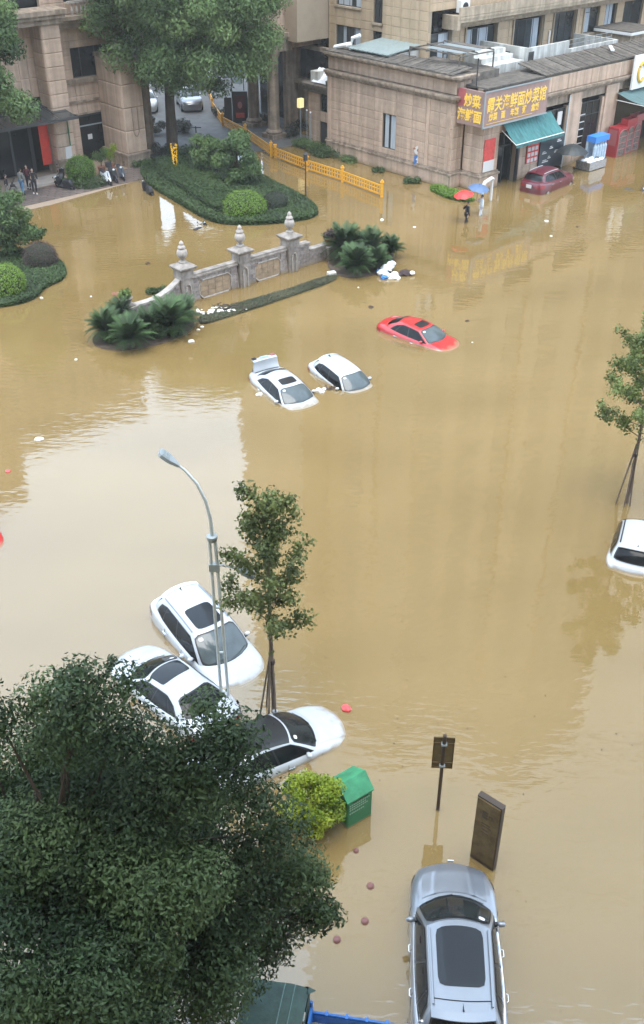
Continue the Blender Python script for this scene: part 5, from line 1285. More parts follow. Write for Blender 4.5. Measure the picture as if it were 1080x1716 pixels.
roof_patch(r, .02, .52, -.86, .86, 'pano', 'glass_roof', 12)
car_at('sunken_car', 'white sedan with big black windscreen beside the staked young tree', 'sedan', 'car_white', (430, 1230), .77, radians(31), pitch=radians(3.5), screen='car_screen_dark', fin=False, roofp='black_trim')
r = car_at('sunken_car', 'silver SUV with large dark glass roof at the bottom edge', 'suv', 'silver', (773, 1615), 1.30, radians(86.5), rails='silver', chrome=True, screen='car_screen_dark', creases=True)
roof_patch(r, .07, .74, -.74, .74, 'pano', 'glass_roof', 10)
ob('badge', MB().box(2.36, 2.39, -.07, .07, .74, .80), 'chrome', r[0])
ob('seam', MB().path([r[2](r[1], .01)(.885, s) for s in np.linspace(-.92, .92, 12)], .008, 4), 'black_trim', r[0])
r = car_at('sunken_car', 'white SUV cut by the right edge, seen from behind', 'suv', 'car_white', (1074, 898), .55, radians(68), pitch=radians(6), rails='black_trim', glass='car_glass')
car_at('sunken_car', 'red car whose nose just enters the left edge', 'sedan', 'car_red', (-76, 838), .80, radians(-55), pitch=radians(2))
r = car_at('flooded_car', 'dark red SUV standing in shallow water before the restaurant', 'suv', 'car_maroon', (912, 283), 1.28, radians(47), wheels=True, rails='galv', glass='car_glass')
ob('plastic_bag', MB().ball((-2.4, .0, .95), .1, .2, .2, 8, 6, .2), 'bag_white', r[0]) if False else None
ob('number_plate', MB().box(-2.42, -2.39, -.2, .2, .78, 1.0), 'poster_pale', r[0])
for i, (px, hd, lb_) in enumerate([((318, 180), radians(-75), 'silver white car parked behind the camphor tree trunk'), ((246, 148), radians(-80), 'white car parked beyond the gate, seen left of the tree'),
                                   ((247, 182), radians(-80), 'white car parked nearest the stone pier beyond the gate'), ((340, 140), radians(100), 'white car farthest away in the street beyond the gate')]):
    make_car('parked_car', lb_, 'suv' if i == 0 else 'sedan', 'silver' if i == 0 else 'car_white', G(px[0], px[1]) + Vector((0, 0, .03)), hd, wheels=True)
# ================================================================== LAMPS AND SIGNS
def at(x, y, Y):                                 # photo pixel on the upright plane at distance Y
    u = (x - 540) / FPX; v = (y - 858) / FPX; k = Y / (cos(PITCH) - v * sin(PITCH))
    return Vector((u * k, Y, CAMH - k * (sin(PITCH) + v * cos(PITCH))))
base = G(379, 1185); Y0 = base.y
sl_ = thing('street_lamp', 'tall grey street lamp with two arms on a twin tube pole beside the staked tree', 'street lamp', base)
def R_(p): return Vector(p) - base
top = R_(at(356, 905, Y0)); 
for dx in (-.09, .09):
    ob('pole', MB().path([(dx * 1.1, 0, -1.2), (dx + top.x * .5, 0, top.z * .5), (top.x + dx * .75, 0, top.z)], .042, 10), 'galv', sl_, smooth=60)
for t in (.35, .62, .85): ob('rung', MB().box(top.x * t - .09, top.x * t + .09, -.02, .02, top.z * t, top.z * t + .05), 'galv', sl_)
ob('collar', MB().lathe([(.10, 0), (.125, .03), (.135, .1), (.135, .15), (.10, .17)], 16, c=(top.x, 0, top.z - .02)), 'galv_grey', sl_, smooth=40)
arm = [R_(at(x, y, Y0)) for x, y in ((356, 900), (353, 870), (345, 840), (330, 810), (310, 788), (297, 778))]
ob('arm', MB().path(arm, [.05, .045, .04, .038, .034, .03], 10), 'galv', sl_, smooth=60)
q = R_(at(300, 781, Y0)); e = R_(at(267, 757, Y0)); d = (e - q).normalized()
def head(name, q, e, parent):
    d = (e - q); L = d.length; d.normalize(); sdv = Vector((0, 1, 0)) if abs(d.y) < .7 else Vector((1, 0, 0)); upv = sdv.cross(d).normalized()
    if upv.z < 0: upv = -upv
    hb = MB(); V = []
    for t, w, h in ((0, .05, .04), (.25, .10, .05), (.45, .15, .055), (.9, .16, .05), (1.0, .11, .035)):
        p = q + d * L * t; V += [p - sdv * w - upv * h * .5, p + sdv * w - upv * h * .5, p + sdv * w * .9 + upv * h, p - sdv * w * .9 + upv * h]
    hb.add(V, [(4 * i + j, 4 * i + (j + 1) % 4, 4 * i + 4 + (j + 1) % 4, 4 * i + 4 + j) for i in range(4) for j in range(4)] + [(0, 1, 2, 3), (19, 18, 17, 16)])
    o = ob(name, hb, 'galv_grey', parent, smooth=30)
    a = q + d * L * .5; b_ = q + d * L * .95
    ob('lens', MB().bar(a - upv * .035, b_ - upv * .035, .24, .03, up=upv), 'lens', o)
    for t in (.55, .65, .75, .85): ob('fin', MB().bar(q + d * L * t - sdv * .12 + upv * .06, q + d * L * t + sdv * .12 + upv * .06, .015, .03, up=upv), 'galv_grey', o)
    return o
head('lamp_head', q, e, sl_)
a2 = [R_(at(x, y, Y0)) for x, y in ((360, 950), (372, 947), (388, 950), (400, 955))]
ob('arm', MB().path(a2, .03, 8), 'galv', sl_, smooth=60); head('lamp_head', R_(at(396, 953, Y0)), R_(at(427, 965, Y0)), sl_)
ob('bracket', MB().box(top.x * .88 - .13, top.x * .88 + .13, -.06, .06, a2[0].z - .12, a2[0].z + .1), 'galv_grey', sl_)

P = G(513, 335); q = thing('garden_lamp', 'thin black garden lamp post standing at the tip of the hedge bed', 'lamp', P)
ob('post', MB().tube((0, 0, -.5), (0, 0, 2.5), .05, .035), 'black_metal', q)
ob('lamp_head', MB().lathe([(.05, 2.5), (.16, 2.56), (.13, 2.9), (.2, 2.94), (.03, 3.08)], 8), 'black_metal', q)
for s in (-1, 1): ob('arm', MB().path([(0, 0, 2.2), (s * .22, 0, 2.15), (s * .3, 0, 2.35)], .025, 5), 'black_metal', q)
P = G(332, 268); q = thing('garden_lamp', 'dark post with short crossbar left of the hedge bed near the gate', 'lamp', P)
ob('post', MB().tube((0, 0, 0), (0, 0, 2.4), .05), 'black_metal', q); ob('arm', MB().bar((-.4, 0, 2.3), (.4, 0, 2.3), .06, .06), 'black_metal', q)
P = at(293, 262, G(293, 290).y)
q = thing('light_string', 'golden lit light string wrapped as a cone in front of the tree trunk', 'lights', (P.x, P.y, P.z - 1.0))
ll = MB()
for k in range(190):
    t = random.random(); r_ = .22 * (1 - .6 * (1 - t)); a = random.uniform(0, 2 * pi); ll.ball((r_ * cos(a), r_ * sin(a), t * 1.9), .045, n=5, m=3)
ob('bulbs', ll, 'gold_lights', q, kind='stuff'); ob('cord', MB().lathe([(.05, 0), (.12, .9), (.15, 1.9)], 8), 'bark', q)
# black light box kiosk
P = G(404, 206); q = thing('light_box', 'black upright light box with red portrait advert by the gate', 'light box', P, radians(0))
ob('case', MB().box(-.62, .62, -.18, .18, 0, 2.5), 'black_plastic', q)
ob('poster', MB().box(-.42, .42, -.2, -.185, .4, 2.2), 'cloth_maroon', q); ob('portrait', MB().ball((0, -.21, 1.45), .2, .02, .28, 10, 6), 'cabinet_pink', q); ob('caption', MB().box(-.36, .36, -.215, -.205, .45, .85), 'poster_red', q)
P = G(384, 203); q = thing('barrier_post', 'black barrier machine post with white tip left of the light box', 'post', P)
ob('case', MB().box(-.3, .3, -.2, .2, 0, 1.9), 'black_plastic', q); ob('lamp', MB().tube((-.1, 0, 1.9), (-.45, 0, 2.5), .07, .1), 'white_paint', q)
# blue cloth above the gate road
P = G(398, 190); q = thing('blue_sheet', 'bright blue plastic sheet hanging over a stand beyond the gate', 'sheet', (P.x - .3, P.y + 6, 0))
mb = MB()
for k in range(26):
    a = random.uniform(0, pi * 2); l = random.uniform(.4, 1.1); c_ = Vector((random.uniform(-.7, .7), 0, 3.1 + random.uniform(-.5, .3)))
    mb.add([c_, c_ + Vector((l * cos(a), random.uniform(-.3, .3), l * sin(a) * .5)), c_ + Vector((l * cos(a + .5), random.uniform(-.3, .3), l * sin(a + .5) * .5))], [(0, 1, 2)])
ob('sheet', mb, 'blue_plastic', q); ob('banner', MB().box(-.5, .4, .1, .14, 1.2, 2.8), 'pale_plastic', q); ob('stand', MB().tube((-.6, .1, 0), (-.6, .1, 3), .04).tube((.5, .1, 0), (.5, .1, 3), .04), 'black_metal', q)
# blue direction sign
P = G(699, 300); q = thing('direction_sign', 'blue arrow sign with round white top in front of the restaurant wall', 'sign', P, radians(-8))
ob('post', MB().tube((0, .03, -.5), (0, .03, 1.9), .035), 'galv', q)
ob('panel', MB().box(-.26, .26, -.03, .0, .85, 1.62), 'plate_blue', q)
ob('arrow', MB().add([(-.06, -.035, .93), (.06, -.035, .93), (.06, -.035, 1.3), (.15, -.035, 1.3), (0, -.035, 1.55), (-.15, -.035, 1.3), (-.06, -.035, 1.3)], [(0, 1, 2, 3, 4, 5, 6)]), 'white_paint', q)
o = ob('disc', MB().lathe([(.30, -.015), (.30, .015)], 20), 'poster_pale', q); o.location = (0, -.02, 1.95); o.rotation_euler = (pi / 2, 0, 0)
ob('emblem', MB().ball((.03, -.05, 1.96), .13, .01, .12, 10, 6).box(-.36, -.2, -.04, -.03, 2.0, 2.12), 'terracotta', q)
# small sign seen from the back
P = G(734, 1358); q = thing('post_sign', 'small brown sign on a dark post, its back to the camera', 'sign', P, radians(-4))
ob('post', MB().path([(0, .03, -1.2), (0, .03, 2.62)], .045, 10), 'pole_brown', q)
ob('panel', MB().box(-.245, .245, .09, .12, 1.45, 2.50), 'sign_back', q)
ob('frame', MB().box(-.25, .25, .07, .088, 2.42, 2.50).box(-.25, .25, .07, .088, 1.45, 1.5).box(-.25, -.22, .07, .088, 1.5, 2.42).box(.22, .25, .07, .088, 1.5, 2.42).box(-.25, .25, .06, .088, 1.62, 1.66).box(-.25, .25, .06, .088, 2.28, 2.32), 'sign_brown', q)
for z in (1.58, 2.3): ob('clamp', MB().box(-.07, .07, -.03, .09, z, z + .05), 'galv_grey', q)
# standing board
P = G(809, 1445); a_ = radians(-41); q = thing('information_board', 'tall brown standing information board with faint dark lettering', 'sign', P, a_)
ob('slab', MB().box(-.32, .32, -.05, .09, -1.2, 2.16), 'sign_brown_dark', q)
ob('face', MB().box(-.30, .30, -.085, -.05, .14, 2.14), 'sign_brown', q)
ob('cap', MB().box(-.325, .325, -.06, .095, 2.16, 2.185), 'sign_brown_dark', q)
text_mesh('E', .30, (-.14, -.086, 1.62), 'x', 'sign_text', 'lettering', q, depth=.01, offset=.012); text_mesh('n', .24, (.03, -.086, 1.66), 'x', 'sign_text', 'lettering', q, depth=.01)
ob('lettering', MB().box(-.12, .1, -.09, -.086, 1.42, 1.44).box(-.12, .14, -.09, -.086, 1.34, 1.355).box(-.1, .05, -.09, -.086, 1.22, 1.24).box(-.1, .08, -.09, -.086, 1.12, 1.13), 'sign_text', q, label='rows of faint small print')
# green collection bin
fl_ = G(584, 1388); fr_ = G(621, 1366); an = atan2(fr_.y - fl_.y, fr_.x - fl_.x); mid = (fl_ + fr_) / 2
q = thing('collection_bin', 'green metal clothes collection bin with a pitched lid standing in the water', 'bin', mid, an)
w, dd, hz, ph = .38, .78, .95, 1.22
ob('body', MB().prism([(-w + .02, 0), (w - .02, 0), (w, .02), (w, dd - .02), (w - .02, dd), (-w + .02, dd), (-w, dd - .02), (-w, .02)], -1, hz), 'bin_green', q)
ob('lid', MB().add([(-w - .02, -.03, hz), (w + .02, -.03, hz), (w + .02, dd * .42, ph + .06), (-w - .02, dd * .42, ph + .06), (w + .02, dd + .03, hz + .05), (-w - .02, dd + .03, hz + .05), (-w - .02, -.03, hz - .04), (w + .02, -.03, hz - .04), (w + .02, dd + .03, hz - .04), (-w - .02, dd + .03, hz - .04)],
   [(0, 1, 2, 3), (3, 2, 4, 5), (6, 7, 1, 0), (4, 8, 9, 5), (7, 8, 4, 2, 1), (9, 6, 0, 3, 5), (6, 9, 8, 7)]), 'bin_green', q)
ob('front_panel', MB().box(-w + .03, w - .03, -.012, -.002, .05, hz - .08), 'bin_green_dark', q)
tx = MB()
for zz, segs in ((.78, 11), (.70, 9), (.62, 10), (.50, 8)):
    for k in range(segs):
        x0 = -.32 + k * .056; tx.box(x0, x0 + .04, -.02, -.014, zz, zz + .012).box(x0 + .014, x0 + .024, -.02, -.014, zz - .02, zz + .03)
ob('lettering', tx, 'pale_text', q, label='pale rows of small worn characters', kind=None)
ob('slot', MB().box(-.22, .22, -.022, -.013, .845, .87), 'black_trim', q)

# ================================================================== TRICYCLE TRUCK at the bottom
Z = 1.25; c1 = G(420, 1637, Z); c2 = G(519, 1652, Z)
an = atan2(c2.y - c1.y, c2.x - c1.x)
q = thing('cargo_tricycle', 'cargo tricycle with dark green canvas cab and blue cargo bed at the bottom edge', 'cargo tricycle', (c1.x, c1.y, 0), an)
Lx = (c2 - c1).length
def cv(u, v):
    x = -.05 + (Lx + .05) * u; y = -1.15 * v; e = min(1, 8 * u, 8 * (1 - u)) ; e2 = min(1, 8 * v, 8 * (1 - v))
    return Vector((x - .03 * v, y, Z - .02 + .05 * sin(pi * u) - .06 * (1 - e) ** 2 - .05 * (1 - e2) ** 2 + .012 * sin(11 * u + 3 * v) + .02 * sin(pi * v)))
ob('canopy', MB().grid(cv, 22, 22), 'tarp', q, smooth=60)
ob('side_flap', MB().grid(lambda u, v: Vector((-.05 + (Lx + .05) * u, .01 + .04 * v + .015 * sin(14 * u), Z - .08 - 1.0 * v)), 14, 5).grid(lambda u, v: Vector((-.06 - .05 * v, -1.15 * u, Z - .08 - 1.0 * v)), 10, 5).grid(lambda u, v: Vector((Lx + .01, -1.15 * u, Z - .08 - 1.0 * v)), 10, 5), 'tarp', q, smooth=60)
ob('seam', MB().path([cv(.62, v) + Vector((0, 0, .012)) for v in np.linspace(.02, .98, 12)], .012, 4).path([cv(.78, v) + Vector((0, 0, .012)) for v in np.linspace(.02, .98, 12)], .012, 4), 'tarp_line', q)
ob('flap_corner', MB().add([(Lx - .02, .0, Z - .04), (Lx + .14, -.02, Z - .1), (Lx, -.16, Z - .04)], [(0, 1, 2)]), 'tarp', q)
bed = MB(); bx0, bx1 = Lx + .05, Lx + 2.1
bed.box(bx0, bx1, -.22, -.16, .35, .62).box(bx0, bx1, -1.35, -1.29, .35, .62).box(bx0, bx0 + .05, -1.28, -.23, .3, .9).box(bx1 - .05, bx1, -1.28, -.23, .35, .62)
bed.tube((bx0, -.19, .66), (bx1, -.19, .66), .03).tube((bx0, -1.32, .66), (bx1, -1.32, .66), .03).tube((bx0 + .02, -.2, .3), (bx0 + .02, -.2, 1.05), .03)
ob('cargo_bed', bed, 'blue_paint', q); ob('bed_floor', MB().box(bx0 + .06, bx1 - .06, -1.28, -.23, .3, .36), 'galv_grey', q)
for k in range(5): ob('bracket', MB().box(bx0 + .3 + k * .4, bx0 + .35 + k * .4, -.24, -.14, .36, .70), 'blue_paint', q)
ob('handlebar', MB().tube((.1, -1.0, .9), (.1, -.2, .9), .02), 'black_metal', q)
o = ob('wheel', MB().lathe([(.15, -.05), (.26, -.05), (.28, 0), (.26, .05), (.15, .05)], 16), 'rubber', q); o.location = (0, -.6, -.3); o.rotation_euler = (pi / 2, 0, 0)

# ================================================================== STREET FRONT THINGS
# delivery cart: blue water-bottle rack behind a steel tub
q = thing('bottle_rack', 'blue topped pale rack of plastic bottles before the dark shop window', 'rack', L2W(12.1, -2.7), ROT)
ob('top', MB().box(-.1, 1.6, -.45, .35, 1.55, 1.95), 'blue_plastic', q)
for k in range(5): ob('bottle', MB().lathe([(.13, .1), (.14, .2), (.14, 1.2), (.06, 1.4), (.06, 1.5)], 10, c=(.12 + k * .31, -.3, 0)), 'pale_plastic', q)
ob('shelf', MB().box(-.1, 1.6, -.45, .35, -.4, .08).box(-.1, 1.6, .2, .35, .09, 1.54), 'pale_plastic', q)
q = thing('cargo_tub', 'steel cargo tub with white crumpled load in front of the blue rack', 'cart', L2W(10.4, -4.0), ROT)
ob('tub', MB().box(0, 2.0, 0, .05, .05, .6).box(0, 2.0, 1.15, 1.2, .05, .6).box(0, .05, .06, 1.14, .05, .6).box(1.95, 2.0, .06, 1.14, .05, .6).box(.06, 1.94, .06, 1.14, .05, .1), 'steel', q)
for k in range(7):
    x, y = .25 + (k % 4) * .5, .3 + (k // 4) * .5
    ob('bundle', MB().ball((x, y, .55), .24, .2, .14, 8, 6, .15), 'bag_white', q)
q = thing('umbrella', 'big grey black umbrella standing open over a scooter behind the red SUV', 'umbrella', L2W(9.6, -2.9, 1.05), ROT)
def canopy(r_, h, mtl, q, n=8, z=0):
    V = [(0, 0, z + h)]; F = []
    for j in range(1, 5):
        t = j / 4
        for k in range(n * 2):
            rr = r_ * t * (1 if k % 2 == 0 else .95); V.append((rr * cos(pi * k / n), rr * sin(pi * k / n), z + h * (1 - t * t) + (0.0 if k % 2 == 0 else .04 * t)))
    m = n * 2
    for k in range(m): F.append((0, 1 + k, 1 + (k + 1) % m))
    for j in range(3):
        for k in range(m): F.append((1 + j * m + k, 1 + (j + 1) * m + k, 1 + (j + 1) * m + (k + 1) % m, 1 + j * m + (k + 1) % m))
    c_ = ob('canopy', MB().add(V, F), mtl, q, recalc=True)
    rb2 = MB()
    for k in range(n): rb2.path([(0, 0, z + h - .02), (r_ * .5 * cos(2 * pi * k / n), r_ * .5 * sin(2 * pi * k / n), z + h * .75 - .02), (r_ * .98 * cos(2 * pi * k / n), r_ * .98 * sin(2 * pi * k / n), z - .01)], .008, 3)
    ob('ribs', rb2, 'black_metal', q); ob('shaft', MB().tube((0, 0, z + h + .08), (0, 0, z - .65), .012), 'black_metal', q)
canopy(1.15, .55, 'umb_black', q, z=.25)
# red drink cabinets
for i, (b0, wdt) in enumerate([(15.0, 1.25), (16.35, 1.0), (17.45, 1.0)]):
    q = thing('drink_cabinet', ['red drinks cabinet with arched glass door, left of three', 'red drinks cabinet with arched glass door, middle of three', 'dull red drinks cabinet at the right, third of three'][i], 'cabinet', L2W(b0, -3.0 + .15 * i), ROT, 'red drinks cabinets outside the shop')
    ob('case', MB().box(0, wdt, 0, .9, -.4, 2.05), 'cabinet_red' if i < 2 else 'cabinet_pink', q)
    ob('side_picture', MB().box(-.012, -.002, .1, .8, .8, 1.9), 'cabinet_pink', q)
    ob('door', MB().box(.12, wdt - .12, -.03, -.002, .05, 1.5).add([(wdt / 2 + (wdt / 2 - .12) * cos(t), -.03, 1.5 + .4 * sin(t)) for t in np.linspace(0, pi, 13)], [tuple(range(13))]), 'cabinet_glass', q)
    ob('arch', MB().path([(.1, -.05, .05), (.1, -.05, 1.5)] + [(wdt / 2 - (wdt / 2 - .1) * cos(t), -.05, 1.5 + .42 * sin(t)) for t in np.linspace(.2, pi - .2, 9)] + [(wdt - .1, -.05, 1.5), (wdt - .1, -.05, .05)], .04, 5), 'cabinet_pink', q)
    ob('shelf', MB().box(.16, wdt - .16, -.05, -.032, .5, .54).box(.16, wdt - .16, -.05, -.032, .95, .99).box(.16, wdt - .16, -.05, -.032, 1.4, 1.44), 'cabinet_pink', q)
q = thing('red_crate', 'bright red plastic crate on top of the middle drinks cabinet', 'crate', L2W(16.2, -2.9, 2.07), ROT)
ob('crate', MB().box(0, 1.3, 0, .6, 0, .06).box(0, 1.3, 0, .05, .06, .42).box(0, 1.3, .55, .6, .06, .42).box(0, .05, .06, .54, .06, .42).box(1.25, 1.3, .06, .54, .06, .42), 'cabinet_red', q)
q = thing('red_crate', 'faded pink red crate behind the bright red one on the drinks cabinets', 'crate', L2W(17.6, -2.7, 2.07), ROT)
ob('crate', MB().box(0, 1.2, 0, .6, 0, .06).box(0, 1.2, 0, .05, .06, .5).box(0, 1.2, .55, .6, .06, .5).box(0, .05, .06, .54, .06, .5).box(1.15, 1.2, .06, .54, .06, .5), 'cabinet_pink', q)
# white plastic stand at the pier
q = thing('plastic_stand', 'pale white plastic stand beside the restaurant corner pier behind the umbrellas', 'stand', G(815, 338), ROT)
ob('top', MB().path([(-.4, 0, 1.15), (-.3, 0, 1.3), (.35, 0, 1.45), (.5, 0, 1.35)], .12, 8), 'poster_pale', q)
ob('leg', MB().bar((.45, 0, 1.35), (.48, 0, -.4), .14, .1), 'poster_pale', q); ob('leg', MB().bar((-.38, .05, 1.15), (-.4, .05, -.4), .14, .1), 'pale_plastic', q)

# ================================================================== SCOOTERS
def scooter(label, px, head, bodym, z=0.0, lean=.12, box=False, group=None):
    q = thing('scooter', label, 'scooter', G(*px) + Vector((0, 0, z)), rot=(lean, 0, head), group=group)
    for x in (-.62, .62):
        o = ob('wheel', MB().lathe([(.13, -.05), (.22, -.055), (.245, 0), (.22, .055), (.13, .05)], 16), 'rubber', q); o.location = (x, 0, .245); o.rotation_euler = (pi / 2, 0, 0)
        ob('rim', MB().lathe([(.03, -.06), (.13, -.05), (.13, .05), (.03, .06)], 10), 'steel', o)
    ob('body', MB().add([(-.85, -.13, .55), (-.85, .13, .55), (-.15, .17, .6), (-.15, -.17, .6), (-.8, -.1, .75), (-.8, .1, .75), (-.12, .14, .72), (-.12, -.14, .72), (-.6, -.16, .3), (-.6, .16, .3), (-.1, .16, .25), (-.1, -.16, .25)],
        [(4, 7, 6, 5), (0, 3, 7, 4), (1, 5, 6, 2), (0, 4, 5, 1), (3, 2, 6, 7), (8, 11, 3, 0), (9, 1, 2, 10), (8, 0, 1, 9), (11, 10, 2, 3), (8, 9, 10, 11)]), bodym, q, smooth=30)
    ob('floorboard', MB().box(-.12, .38, -.16, .16, .25, .31), 'black_plastic', q)
    ob('seat', MB().add([(-.8, -.13, .76), (-.8, .13, .76), (-.1, .12, .74), (-.1, -.12, .74), (-.74, -.1, .86), (-.74, .1, .86), (-.14, .09, .80), (-.14, -.09, .80)], [(0, 1, 2, 3), (7, 6, 5, 4), (0, 4, 5, 1), (1, 5, 6, 2), (2, 6, 7, 3), (3, 7, 4, 0)]), 'seat_black', q, smooth=40)
    ob('front_shield', MB().add([(.4, -.2, .3), (.4, .2, .3), (.34, .17, .9), (.34, -.17, .9), (.52, -.1, .35), (.52, .1, .35), (.43, .08, .92), (.43, -.08, .92)], [(0, 1, 2, 3), (7, 6, 5, 4), (0, 4, 5, 1), (1, 5, 6, 2), (2, 6, 7, 3), (3, 7, 4, 0)]), bodym, q, smooth=30)
    ob('fork', MB().tube((.38, 0, .95), (.62, 0, .25), .03), 'black_metal', q); ob('mudguard', MB().path([(.42, 0, .42), (.55, 0, .52), (.75, 0, .5), (.86, 0, .38)], .055, 6), bodym, q)
    hb_ = ob('handlebar', MB().path([(.28, -.33, 1.0), (.36, -.12, .98), (.36, .12, .98), (.28, .33, 1.0)], .022, 6), 'black_metal', q)
    ob('headlight', MB().ball((.45, 0, .93), .06, .09, .07, 10, 6), 'lens', q)
    for s in (-1, 1): ob('mirror', MB().tube((.33, s * .25, 1.0), (.3, s * .3, 1.16), .01, n=5).ball((.3, s * .31, 1.2), .02, .06, .04, 8, 5), 'black_plastic', hb_)
    if box: ob('carrier_box', MB().box(-1.05, -.75, -.2, .2, .8, 1.12), 'black_plastic', q)
    return q
scooter('black scooter left of the olive round bush', (103, 308), radians(100), 'black_plastic', lean=.15)
scooter('dark low scooter leaning in front of the first pilaster', (112, 316), radians(150), 'black_plastic', lean=-.5)
scooter('white scooter right of the olive round bush', (181, 308), radians(-60), 'bag_white')
scooter('black scooter beside the white one', (193, 304), radians(-65), 'black_plastic', box=True)
scooter('dark blue scooter rightmost in the row at the stone pier', (206, 300), radians(-70), 'car_blue')
scooter('black scooter half in the water at the corner of the hedge bed', (250, 322), radians(120), 'black_plastic', z=-.28, lean=-.2)
scooter('toppled scooter with only bars and wheel above water by the hedge bed', (349, 382), radians(60), 'black_plastic', z=-.62, lean=-.7)
scooter('nearly sunken dark scooter at the right edge before the cabinets', (1066, 321), radians(-20), 'black_plastic', z=-.70, lean=-.5)

# ================================================================== PEOPLE
def skin_mesh(name, joints, edges, radii, mtl, parent, sub=1):
    me = bpy.data.meshes.new(name); me.from_pydata([tuple(j) for j in joints], edges, [])
    o = bpy.data.objects.new('tmp', me); COL.objects.link(o)
    o.modifiers.new('s', 'SKIN'); o.modifiers['s'].branch_smoothing = .4
    for i, v in enumerate(me.skin_vertices[0].data): v.radius = radii[i] if isinstance(radii[i], tuple) else (radii[i], radii[i]); v.use_root = (i == 0)
    sb_ = o.modifiers.new('u', 'SUBSURF'); sb_.levels = sub; sb_.render_levels = sub
    dg = bpy.context.evaluated_depsgraph_get(); m2 = bpy.data.meshes.new_from_object(o.evaluated_get(dg))
    bpy.data.objects.remove(o); m2.materials.clear(); m2.materials.append(M[mtl]); m2.name = name
    m2.polygons.foreach_set('use_smooth', [True] * len(m2.polygons))
    return ob(name, m2, None, parent)
def person(label, loc, head, topm, botm, shoem, la=None, ra=None, hairm='hair', stride=.12, lean=0.0, height=1.68, hat=None, depth=0):
    q = thing('person', label, 'person', loc, head)
    k = height / 1.7; V = lambda x, y, z: Vector((x * k, y * k, z * k))    # faces +x
    la = la or [V(.02, .24, 1.15), V(.06, .26, .92)]; ra = ra or [V(.02, -.24, 1.15), V(.06, -.26, .92)]
    J = [V(0, 0, .95), V(.0 + lean * .3, 0, 1.12), V(lean * .6, 0, 1.32), V(lean * .9, 0, 1.43), V(lean + .01, 0, 1.50),
         V(lean * .85, .17, 1.39), la[0], la[1], V(lean * .85, -.17, 1.39), ra[0], ra[1],
         V(0, .09, .90), V(stride * .6, .10, .50), V(stride, .10, .09), V(0, -.09, .90), V(-stride * .3, -.10, .50), V(-stride, -.10, .09)]
    E_ = [(0, 1), (1, 2), (2, 3), (3, 4), (3, 5), (5, 6), (6, 7), (3, 8), (8, 9), (9, 10), (0, 11), (11, 12), (12, 13), (0, 14), (14, 15), (15, 16)]
    Rd = [.11, (.12, .10), (.14, .11), .075, .055, .06, .042, .03, .06, .042, .03, .085, .06, .042, .085, .06, .042]
    Rd = [tuple(a * k for a in r) if isinstance(r, tuple) else r * k for r in Rd]
    bd = skin_mesh('body', J, E_, Rd, 'skin', q)
    hd = MB(); hc = V(lean + .02, 0, 1.60); hd.ball(hc, .088 * k, .075 * k, .112 * k, 16, 12)
    hd.add([hc + V(.085, -.014, -.02), hc + V(.085, .014, -.02), hc + V(.112, 0, -.02), hc + V(.088, 0, .03)], [(0, 2, 3), (2, 1, 3), (0, 1, 2), (0, 3, 1)])
    for s in (-1, 1): hd.ball(hc + V(0, s * .078, 0), .015 * k, .008 * k, .025 * k, 6, 4)
    ob('head', hd, 'skin', q, smooth=80)
    fc = MB()
    for s in (-1, 1): fc.ball(hc + V(.078, s * .03, .015), .008, .01, .007, 6, 4)
    fc.box(*(lambda c: (c.x - .005, c.x + .006, -.02, .02, c.z - .003, c.z + .003))(hc + V(.082, 0, -.055)))
    ob('eyes', fc, 'hair', q)
    hr = MB().ball(hc + V(-.018, 0, .022), .092 * k, .084 * k, .105 * k, 14, 10)
    ob('hair', hr, hairm, q, smooth=80)
    for (w_, e_) in ((la[1], la[0]), (ra[1], ra[0])):      # hands: palm, four bent fingers, thumb
        d = (w_ - e_).normalized(); sdv = Vector((0, 1, 0)) if abs(d.y) < .8 else Vector((1, 0, 0)); n_ = d.cross(sdv).normalized(); sdv = n_.cross(d)
        hm = MB(); hm.bar(w_, w_ + d * .085, .075, .03, up=n_)
        for i, Lf in enumerate((.06, .072, .068, .052)):
            b0 = w_ + d * .08 + sdv * (-.028 + .0185 * i); m_ = b0 + d * Lf * .6 + n_ * .008; hm.path([b0, m_, m_ + d * Lf * .35 + n_ * .03], [.009, .0085, .007], 5)
        b0 = w_ + d * .02 + sdv * .036; hm.path([b0, b0 + sdv * .03 + d * .03, b0 + sdv * .035 + d * .06 + n_ * .015], [.011, .010, .008], 5)
        ob('hand', hm, 'skin', q, smooth=60)
    tj = [J[i] for i in (1, 0, 2, 3, 5, 6, 7, 8, 9, 10)]; tj[6] = J[6].lerp(J[7], .85); tj[9] = J[9].lerp(J[10], .85)
    skin_mesh('jacket', [J[1], J[0] + Vector((0, 0, -.04)), J[2], J[3] + Vector((0, 0, -.01)), J[5], J[6], tj[6], J[8], J[9], tj[9]],
              [(0, 1), (0, 2), (2, 3), (3, 4), (4, 5), (5, 6), (3, 7), (7, 8), (8, 9)], [(.15 * k, .125 * k), (.15 * k, .13 * k), (.165 * k, .13 * k), .085 * k, .075 * k, .058 * k, .045 * k, .075 * k, .058 * k, .045 * k], topm, q)
    skin_mesh('trousers', [J[0], J[11], J[12], J[13].lerp(J[12], .1), J[14], J[15], J[16].lerp(J[15], .1)], [(0, 1), (1, 2), (2, 3), (0, 4), (4, 5), (5, 6)], [.13 * k, .10 * k, .075 * k, .058 * k, .10 * k, .075 * k, .058 * k], botm, q)
    for f_ in (J[13], J[16]): ob('shoe', MB().ball((f_.x + .05, f_.y, .045), .14, .055, .055, 10, 6), shoem, q, smooth=80)
    if hat: ob('helmet', MB().ball(hc + V(-.01, 0, .04), .12, .11, .11, 14, 10), hat, q, smooth=80)
    return q, J
